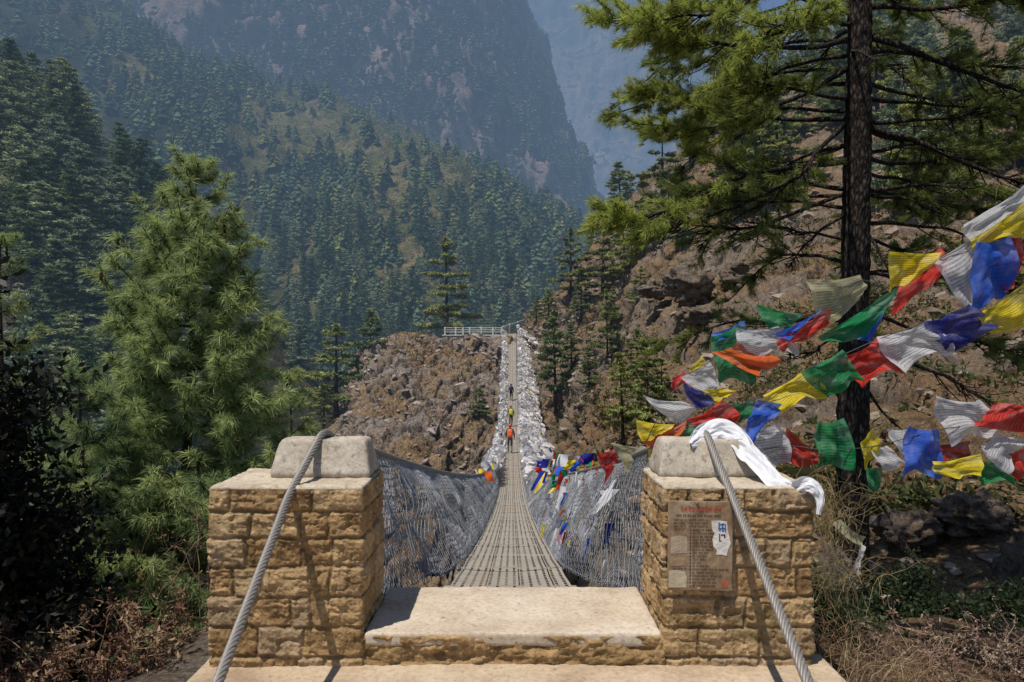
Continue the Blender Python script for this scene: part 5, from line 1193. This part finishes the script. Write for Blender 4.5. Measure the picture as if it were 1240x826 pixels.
for k in range(16):
    d = rg.uniform(20, 36); P = railP(d, -1)+np.array([rg.uniform(-.25, .1), 0, rg.uniform(-.02, .25)]); c = ['white', 'white', 'white', 'yellow', 'orange'][rg.integers(5)]
    tag(rag(P, c, 'prayer_flag', rg.uniform(.2, .4), rg), 'small faded %s flag bunched on the left bridge rail where it dips' % c, 'prayer flag', 'small flags bunched on the left bridge rail, '+c)
def pile(name, n, seed, fpos, label, size=(.62, .12)):
    rg = np.random.default_rng(seed); P, dmain = fpos(rg, n)
    a = unit(dmain+rg.normal(size=(n, 3))*.42); b = unit(np.cross(a, rg.normal(size=(n, 3)))); c_ = np.cross(a, b)
    L = size[0]*rg.uniform(.5, 1.5, (n, 1)); Wd = size[1]*rg.uniform(.5, 1.6, (n, 1)); V = []
    for i, t in enumerate((0, .33, .66, 1)):
        bow = c_*L*.3*math.sin(t*3.1)*rg.uniform(-1, 1, (n, 1)); p = P+a*L*(t-.5)+bow; w = Wd*(1-.5*abs(t-.5)); V += [p-b*w, p+b*w]
    V = np.stack(V, 1).reshape(-1, 3); k = np.arange(n)*8; F_ = np.concatenate([np.stack([k+2*i, k+2*i+1, k+2*i+3, k+2*i+2], 1) for i in range(3)])
    g = rg.uniform(.50, .88, (n, 1)); c = g*np.array([[1, .95, .92]]); q = rg.uniform(size=n)
    for lo, col in ((.965, (.30, .12, .10)), (.98, (.10, .13, .32)), (.99, (.5, .42, .1))): c[q > lo] = col
    mb = MB(); mb.add(V, F_, np.repeat(c, 8, 0)); tag(mb.build(name, M['cloth_small']), label, 'prayer flags', kind='stuff')
def rp(rg, n):
    d = 108-(108-27)*rg.uniform(0, 1, n)**1.0; wd = np.interp(d, [27, 36, 48, 66, 82, 98, 108], [.5, 1.1, 1.5, 1.5, 1.65, 1.5, .4]); o = rg.uniform(-.08, 1, n)**1.3; o = np.nan_to_num(o, nan=0.)
    x = cx_(d)+topw(d)+o*wd+rg.normal(size=n)*.05; z = deckz(d)+railh(d)-o*wd*.45-rg.uniform(0, .5, n)+fbm(np.stack([d*.6, o*3, d*0], -1), 2, 5)*.35
    return np.stack([x, d, z], 1), np.stack([np.ones(n)*.8, rg.normal(size=n)*.3, -np.ones(n)*.7], 1)
pile('prayer_flag_mass', 12000, 71, rp, 'thick pale mass of weathered prayer flags and scarves blown over the right bridge rail')
def lp(rg, n):
    d = 108-(108-30)*rg.uniform(0, 1, n); t = rg.uniform(.12, 1.08, n); x = cx_(d)-(deckw(d)+.05+(topw(d)-deckw(d))*t)-rg.normal(size=n)*.045; k = sm(30, 44, d); x = x-(1-k)*.05; t = np.where(rg.uniform(size=n) < k, t, .98)
    return np.stack([x, d, deckz(d)+railh(d)*t], 1), np.stack([rg.normal(size=n)*.2, rg.normal(size=n)*.2, -np.ones(n)], 1)
pile('prayer_flag_mass', 3600, 72, lp, 'pale weathered prayer flags and scarves lining the left bridge net', (.50, .10))
def far_rp(rg, n):   # flags strung over the bank right of the far end
    t = rg.uniform(0, 1, n); a = at(632, 408, 106); b = at(668, 442, 96); k = rg.uniform(size=n) < .45; a2 = at(652, 437, 96); b2 = at(690, 443, 92)
    P = np.where(k[:, None], a2+(b2-a2)*t[:, None], a+(b-a)*t[:, None])+rg.normal(size=(n, 3))*.12; P[:, 2] += .9; return P, np.tile([[.8, 0, -.3]], (n, 1))
pile('prayer_flag_mass', 260, 73, far_rp, 'thin pale line of tattered flags stretched over the bank right of the far bridge end')

# white silk scarf over the right cement block
def scarf():
    q = [(836,538,4.02,10),(848,530,4.10,30),(868,523,4.13,36),(890,533,4.08,34),(908,550,3.98,30),(924,568,3.88,26),(940,584,3.80,24),(958,591,3.74,22),(974,585,3.69,22),(986,592,3.665,18),(991,606,3.655,11),(989,622,3.65,6)]
    q = [(a_, b_, min(c_, 4.13), w_) for a_, b_, c_, w_ in q]; C = cr(np.array([at(a, b, c) for a, b, c, w in q]), 110); Wd = cr(np.array([[w*c/F*.50] for a, b, c, w in q]), 110)[:, 0]
    T = unit(np.gradient(C, axis=0)); S = unit(np.cross(T, (0, -1, .35))); Nn = np.cross(S, T); m = 44; u = np.linspace(-1, 1, m); V = []
    s = np.linspace(0, 1, 110)
    for layer in (0, 1):
        ph = layer*1.7; U2, S2 = np.meshgrid(u, s); wp = fbm(np.stack([S2*6, U2*1.2, U2*0+layer], -1), 2, 18)*2.2; f = (np.sin(U2*4.2+S2*7+ph+wp)*.55+np.sin(U2*8.5-S2*17+ph*2+wp*1.7)*.22*np.sin(S2*11+1)+fbm(np.stack([U2*1.8, S2*17, U2*0+layer*5], -1), 3, 8)*1.2)
        off = fbm(np.stack([S2*8, U2*0+layer*9, U2*0], -1), 2, 3)*.35
        P = C[:, None]+S[:, None]*((U2*.85+off)*Wd[:, None])[..., None]+Nn[:, None]*(f*Wd[:, None]*.30*np.sign(-Nn[:, None, 1])-layer*.008*0)[..., None]
        P[..., 1] -= .010*layer+.012
        # never inside the cement
        V.append(P)
    mb = MB()
    for P in V: mb.add(P.reshape(-1, 3), gridfaces(110, m))
    tag(mb.build('silk_scarf', M['khata'], loc=C[0]), 'long white silk scarf draped over the right cement block and pillar top', 'scarf')
scarf()
# knotted ribbons near the big trunk
def ribbon(pts, w, label, mat):
    C = cr(np.array([at(*p) for p in pts]), 30); T = unit(np.gradient(C, axis=0)); S = unit(np.cross(T, (0, 1, 0))); u = np.linspace(-1, 1, 9); Q = C[:, None]+S[:, None]*(u*w)[None, :, None]
    Q[..., 1] += np.cos(u*1.5)[None]*w*.5+fbm(Q*9, 2, 3)*.04
    mb = MB(); mb.add(Q.reshape(-1, 3), gridfaces(30, 9)); tag(mb.build('ribbon', mat, loc=C[0]), label, 'ribbon')
ribbon([(1013,632,8.9),(1024,643,8.8),(1036,652,8.8),(1046,655,8.8)], .055, 'white ribbon tied slantwise across the big trunk', M['flag_cream'])
ribbon([(1040,690,8.9),(1034,702,8.8),(1029,715,8.8)], .05, 'pale knotted ribbon hanging low on the big trunk', M['flag_white'])
ribbon([(1045,660,8.9),(1041,678,8.8),(1036,700,8.8),(1038,718,8.8)], .03, 'thin grey ribbon hanging beside the pale knotted one', M['flag_white'])

# ------------------------------------------------------------------ notice on the right pillar
def notice():
    YB = 3.668; a = at(808.5, 607, YB); b = at(887, 715, YB); cx, cz = (a[0]+b[0])/2, (a[2]+b[2])/2; w, h = (b[0]-a[0])/2, (a[2]-b[2])/2
    root = empty('notice_board', (cx, YB, cz), 'faded brown notice with a red heading and rows of black lettering on the right pillar', 'notice'); root.rotation_euler = (math.radians(-1.0), math.radians(.9), 0)
    def L(mb, name, mat):
        o = mb.build(name, mat); o.parent = root; return o
    mb = MB(); rbox(mb, (-w, -.003, -h), (w, .004, h), .003, .02, .0015, 14, (.5,)*3); L(mb, 'board', M['plaque'])
    fx = lambda x: (x-345)/450*2*w; fz = lambda z: (420-z)/630*2*h     # board drawing coordinates
    def rect(mb, x0, z0, x1, z1, y=-.0046, c=(.03, .02, .015)):
        mb.add([(fx(x0), y, fz(z0)), (fx(x1), y, fz(z0)), (fx(x1), y, fz(z1)), (fx(x0), y, fz(z1))], [(0, 1, 2, 3)], c)
    rg = np.random.default_rng(5)
    def words(mb, x0, x1, z, s, c, gap=.16):
        x = x0
        while x < x1-s*.8:
            nl = rg.integers(2, 6); xe = min(x1, x+nl*s*.85); rect(mb, x, z-s*.5, xe, z-s*.32, c=c)
            g = x
            while g < xe-s*.3:
                rect(mb, g+s*.48, z-s*.45, g+s*.64, z+s*.5, c=c); k = rg.integers(4)
                if k == 0: rect(mb, g+s*.06, z-s*.05, g+s*.5, z+s*.12, c=c); rect(mb, g+s*.06, z-s*.05, g+s*.2, z+s*.42, c=c)
                elif k == 1: rect(mb, g+s*.05, z+s*.22, g+s*.5, z+s*.4, c=c); rect(mb, g+s*.05, z-s*.2, g+s*.18, z+s*.4, c=c)
                elif k == 2: rect(mb, g+s*.1, z-s*.35, g+s*.24, z+s*.3, c=c); rect(mb, g+s*.1, z+s*.1, g+s*.5, z+s*.25, c=c)
                else: rect(mb, g+s*.1, z-s*.85, g+s*.5, z-s*.68, c=c); rect(mb, g+s*.12, z+s*.0, g+s*.4, z+s*.3, c=c)
                g += s*.85
            x = xe+s*.5
    mb = MB(); words(mb, 205, 485, 163, 30, (.42, .05, .025)); L(mb, 'red_heading', M['plain'])
    bk = (.035, .022, .014); mb = MB(); words(mb, 175, 505, 209, 15, bk)
    for z in (240, 262, 285): words(mb, 158, 245, z, 12, bk); words(mb, 265, 395, z-1, 12, bk)
    words(mb, 165, 235, 306, 11, bk)
    for i, z in enumerate(range(310, 712, 23)):
        x1 = [430, 440, 440, 440, 435, 440, 440, 400, 395, 380, 345, 410, 540, 430, 500, 470, 465, 460][i]
        rect(mb, 272, z-5, 281, z+5, c=bk); words(mb, 290, x1, z, 13, bk)
    words(mb, 155, 245, 581, 10, bk); L(mb, 'lettering', M['plain'])
    for pts, c in (([(140, 360), (205, 348), (252, 356), (257, 470), (140, 478)], (.36, .28, .19)), ([(135, 500), (245, 495), (250, 560), (140, 566)], (.28, .19, .11)), ([(128, 595), (190, 590), (240, 600), (256, 640), (250, 712), (128, 716)], (.42, .35, .24))):
        mb = MB(); V = [(fx(x), -.0042, fz(z)) for x, z in pts]; cc = np.mean(V, 0); V.append(tuple(cc)); n = len(pts); mb.add(V, [(i, (i+1) % n, n) for i in range(n)], c); L(mb, 'faded_patch', M['plain'])
    mb = MB(); pts = [(420, 242), (470, 238), (528, 244), (533, 300), (545, 350), (556, 402), (538, 440), (528, 486), (500, 480), (455, 478), (460, 450), (435, 420), (428, 370), (442, 330), (425, 300)]
    V = [(fx(x), -.0050, fz(z)) for x, z in pts]; V.append(tuple(np.mean(V, 0))); n = len(pts); mb.add(V, [(i, (i+1) % n, n) for i in range(n)], (.62, .57, .52)); st = L(mb, 'sticker', M['plain'])
    mb = MB(); bl = (.06, .14, .32)
    for r in ((468, 252, 480, 300), (480, 262, 500, 274), (492, 256, 504, 300), (504, 262, 520, 270), (512, 270, 522, 318), (478, 290, 512, 300), (470, 302, 486, 312), (494, 304, 508, 318)): rect(mb, *r, y=-.0058, c=bl)
    for r in ((474, 332, 482, 386), (482, 378, 492, 386), (486, 335, 518, 345), (508, 345, 518, 362)): rect(mb, *r, y=-.0058, c=(.05, .04, .05))
    o = mb.build('sticker_print', M['plain']); o.parent = st
    mb = MB(); pts = [(490, 668), (520, 655), (542, 672), (540, 708), (500, 712)]; V = [(fx(x), -.0042, fz(z)) for x, z in pts]; mb.add(V, [(0, 1, 2), (0, 2, 3), (0, 3, 4)], (.34, .10, .05)); L(mb, 'red_smudge', M['plain'])
    for bx_, bz in ((320, 117), (338, 720)):
        mb = MB(); rbox(mb, (fx(bx_)-.008, -.013, fz(bz)-.008), (fx(bx_)+.008, .002, fz(bz)+.008), .007, .01, 0, 1, (.22, .14, .09)); L(mb, 'bolt', M['plain'])
notice()

# ------------------------------------------------------------------ people
def person(P, h, face, jacket, trousers, hat, pack, label, stride=.22, arm=.25, lean=.05, sit=False):
    root = empty('person', P, label, 'person'); s = h/1.75
    k = stride
    J = {'pel': (0, 0, .95), 'wa': (0, .01, 1.10), 'ch': (0, lean, 1.32), 'nk': (0, lean*1.4, 1.49), 'hd0': (0, lean*1.6, 1.56), 'hd': (0, lean*1.7, 1.66), 'hd2': (0, lean*1.6, 1.74),
         'shl': (-.18, lean, 1.42), 'ell': (-.25, -.05+lean, 1.16), 'wrl': (-.24, arm, .98), 'hal': (-.235, arm+.07, .93), 'shr': (.18, lean, 1.42), 'elr': (.26, -.02+lean, 1.16), 'wrr': (.27, arm*.7, .95), 'har': (.27, arm*.7+.06, .89),
         'hl': (-.09, 0, .90), 'kl': (-.10, k*.65, .50), 'al': (-.10, k*.55, .10), 'tl': (-.10, k*.55+.17, .035), 'hr': (.09, 0, .90), 'kr': (.10, -k*.15, .48), 'ar': (.10, -k*.95, .12), 'tr': (.10, -k*.95+.16, .035)}
    if sit: J.update({'kl': (-.12, .36, .88), 'al': (-.12, .40, .48), 'tl': (-.12, .55, .43), 'kr': (.12, .36, .88), 'ar': (.12, .42, .48), 'tr': (.12, .57, .43)})
    Rr = {'pel': .15, 'wa': .135, 'ch': .155, 'nk': .06, 'hd0': .065, 'hd': .098, 'hd2': .085, 'shl': .075, 'ell': .052, 'wrl': .036, 'hal': .036, 'shr': .075, 'elr': .052, 'wrr': .036, 'har': .036, 'hl': .10, 'kl': .068, 'al': .047, 'tl': .04, 'hr': .10, 'kr': .068, 'ar': .047, 'tr': .04}
    E = [('pel', 'wa'), ('wa', 'ch'), ('ch', 'nk'), ('nk', 'hd0'), ('hd0', 'hd'), ('hd', 'hd2'), ('ch', 'shl'), ('shl', 'ell'), ('ell', 'wrl'), ('wrl', 'hal'), ('ch', 'shr'), ('shr', 'elr'), ('elr', 'wrr'), ('wrr', 'har'), ('pel', 'hl'), ('hl', 'kl'), ('kl', 'al'), ('al', 'tl'), ('pel', 'hr'), ('hr', 'kr'), ('kr', 'ar'), ('ar', 'tr')]
    names = list(J); me = bpy.data.meshes.new('skel'); me.from_pydata([J[n] for n in names], [(names.index(a), names.index(b)) for a, b in E], [])
    o = bpy.data.objects.new('skel', me); COL.objects.link(o); md = o.modifiers.new('s', 'SKIN'); md.use_smooth_shade = True
    for i, n in enumerate(names):
        sv = me.skin_vertices[0].data[i]; sv.radius = (Rr[n], Rr[n]*(.78 if n in ('pel', 'wa', 'ch') else 1)); sv.use_root = (n == 'pel')
    ss = o.modifiers.new('u', 'SUBSURF'); ss.levels = 2; ss.render_levels = 2
    dg = bpy.context.evaluated_depsgraph_get(); ev = o.evaluated_get(dg); m2 = ev.to_mesh()
    V = np.zeros(len(m2.vertices)*3); m2.vertices.foreach_get('co', V); V = V.reshape(-1, 3); Fq = [tuple(p.vertices) for p in m2.polygons]
    Fq4 = np.array([f for f in Fq if len(f) == 4]); Fq3 = np.array([f for f in Fq if len(f) == 3]); ev.to_mesh_clear(); bpy.data.objects.remove(o); bpy.data.meshes.remove(me)
    c = np.zeros(V.shape); c[:] = jacket; low = V[:, 2] < .97; c[low & (np.abs(V[:, 0]) < .2)] = trousers; foot = V[:, 2] < (.53 if sit else .13)
    if not sit: c[foot] = (.04, .03, .025)
    skin = (.42, .26, .17); c[V[:, 2] > 1.50] = skin
    for w in ('wrl', 'wrr'): c[(np.linalg.norm(V-np.array(J[w]), axis=1) < .13) & (V[:, 2] < J[w][2]+.01) & (np.abs(V[:, 0]) > .19)] = skin
    mb = MB()
    if len(Fq4): mb.add(V*s, Fq4, c)
    if len(Fq3): mb.add(V*s, Fq3, c)
    for sd_, hn in ((-1, 'hal'), (1, 'har')):      # fingers and thumb, curled forward
        b0 = np.array(J[hn]); 
        for f in range(4):
            p = b0+np.array([(f-1.5)*.018, .02, -.02]); l = (.07, .08, .075, .06)[f]
            tube(mb, np.array([p, p+np.array([0, l*.4, -l*.35]), p+np.array([0, l*.45, -l*.8]), p+np.array([0, l*.2, -l])])*s, [.009, .0085, .008, .006], 5, skin)
        p = b0+np.array([-sd_*.03, .0, .01]); tube(mb, np.array([p, p+np.array([-sd_*.025, .03, -.01]), p+np.array([-sd_*.02, .055, -.03])])*s, [.011, .010, .007], 5, skin)
    hd = np.array(J['hd'])+np.array([0, .0, -.02]); fc = hd+np.array([0, .092, 0])
    rbox(mb, (fc+np.array([-.013, -.01, -.03]))*s, (fc+np.array([.013, .022, .015]))*s, .01*s, .02, 0, 1, skin)       # nose
    for q in (-.035, .035): rbox(mb, (fc+np.array([q-.012, -.012, .015]))*s, (fc+np.array([q+.012, .004, .03]))*s, .006*s, .02, 0, 1, (.03, .02, .02))
    rbox(mb, (fc+np.array([-.025, -.012, -.06]))*s, (fc+np.array([.025, .004, -.048]))*s, .005*s, .02, 0, 1, (.3, .1, .09))
    for q in (-.1, .1): rbox(mb, (hd+np.array([q-.012, -.02, -.03]))*s, (hd+np.array([q+.012, .02, .03]))*s, .01*s, .02, 0, 1, skin)
    body = mb.build('body', M['plain']); body.parent = root
    def blob(cn, r, col, name, par, cut=None, amp=.06, p=2.):
        n = 18; u = np.linspace(0, 2*math.pi, n*2+1)[:-1]; v = np.linspace(.001, math.pi-.001, n); Uu, Vv = np.meshgrid(u, v, indexing='ij')
        sg = lambda x: np.sign(x)*np.abs(x)**(2/p); d = np.stack([sg(np.cos(Uu))*sg(np.sin(Vv)), sg(np.sin(Uu))*sg(np.sin(Vv)), sg(np.cos(Vv))], -1)
        Q = np.array(cn)+d*np.array(r)*(1+fbm(d*2.5, 2, 5)[..., None]*amp)
        if cut is not None: Q[..., 2] = np.maximum(Q[..., 2], cut)
        mb = MB(); mb.add(Q.reshape(-1, 3)*s, gridfaces(n*2, n, True), col); q = mb.build(name, M['plain']); q.parent = par; return q
    blob(hd+np.array([0, -.008, .05]), (.112, .122, .10), hat, 'hat' if hat[0]+hat[1]+hat[2] > .12 else 'hair', root, hd[2]+.0)
    if pack:
        pk = blob((0, -.20+lean, 1.22), (.175, .12, .27), pack, 'backpack', root, None, .05, 3.)
        blob((0, -.31+lean, 1.10), (.12, .04, .11), tuple(x*.75 for x in pack), 'pocket', pk, None, .05, 3.)
        mb = MB()
        for q in (-.11, .11): tube(mb, np.array([(q, -.15+lean, 1.42), (q, .02+lean, 1.53), (q, .15+lean, 1.38), (q, .13+lean, 1.15), (q, -.12, 1.05)])*s, .018*s, 5, (.05, .05, .05))
        st = mb.build('strap', M['plain']); st.parent = pk
    root.rotation_euler = (0, 0, face); return root
def on_deck(px, d): return np.array([(px-CX)/F*d, d, deckz(d)])
person(on_deck(617.6, 47), 1.76, 0, (.035, .04, .06), (.13, .14, .16), (.45, .05, .04), (.85, .14, .03), 'walker seen from behind with a bright orange backpack and red hat, nearest on the bridge')
person(on_deck(618.6, 64), 1.76, .1, (.05, .05, .05), (.06, .06, .07), (.35, .08, .06), (.55, .55, .05), 'walker with a yellow-green backpack, middle one of the three on the bridge', -.2)
person(on_deck(618.9, 79), 1.72, 0, (.015, .025, .05), (.02, .025, .04), (.02, .02, .02), (.015, .03, .07), 'walker all in dark blue, farthest of the three on the bridge')
person(at(627.5, 405, 112), 1.75, 2.6, (.62, .60, .58), (.10, .10, .11), (.03, .02, .02), None, 'person in a pale top standing by the path fence at the far bridge end', .1, .05)
person(at(635.5, 407.5, 111), 1.65, 2.0, (.55, .20, .09), (.03, .03, .04), (.03, .03, .03), (.03, .03, .03), 'person in orange with a dark pack beside the path fence at the far bridge end', .15)
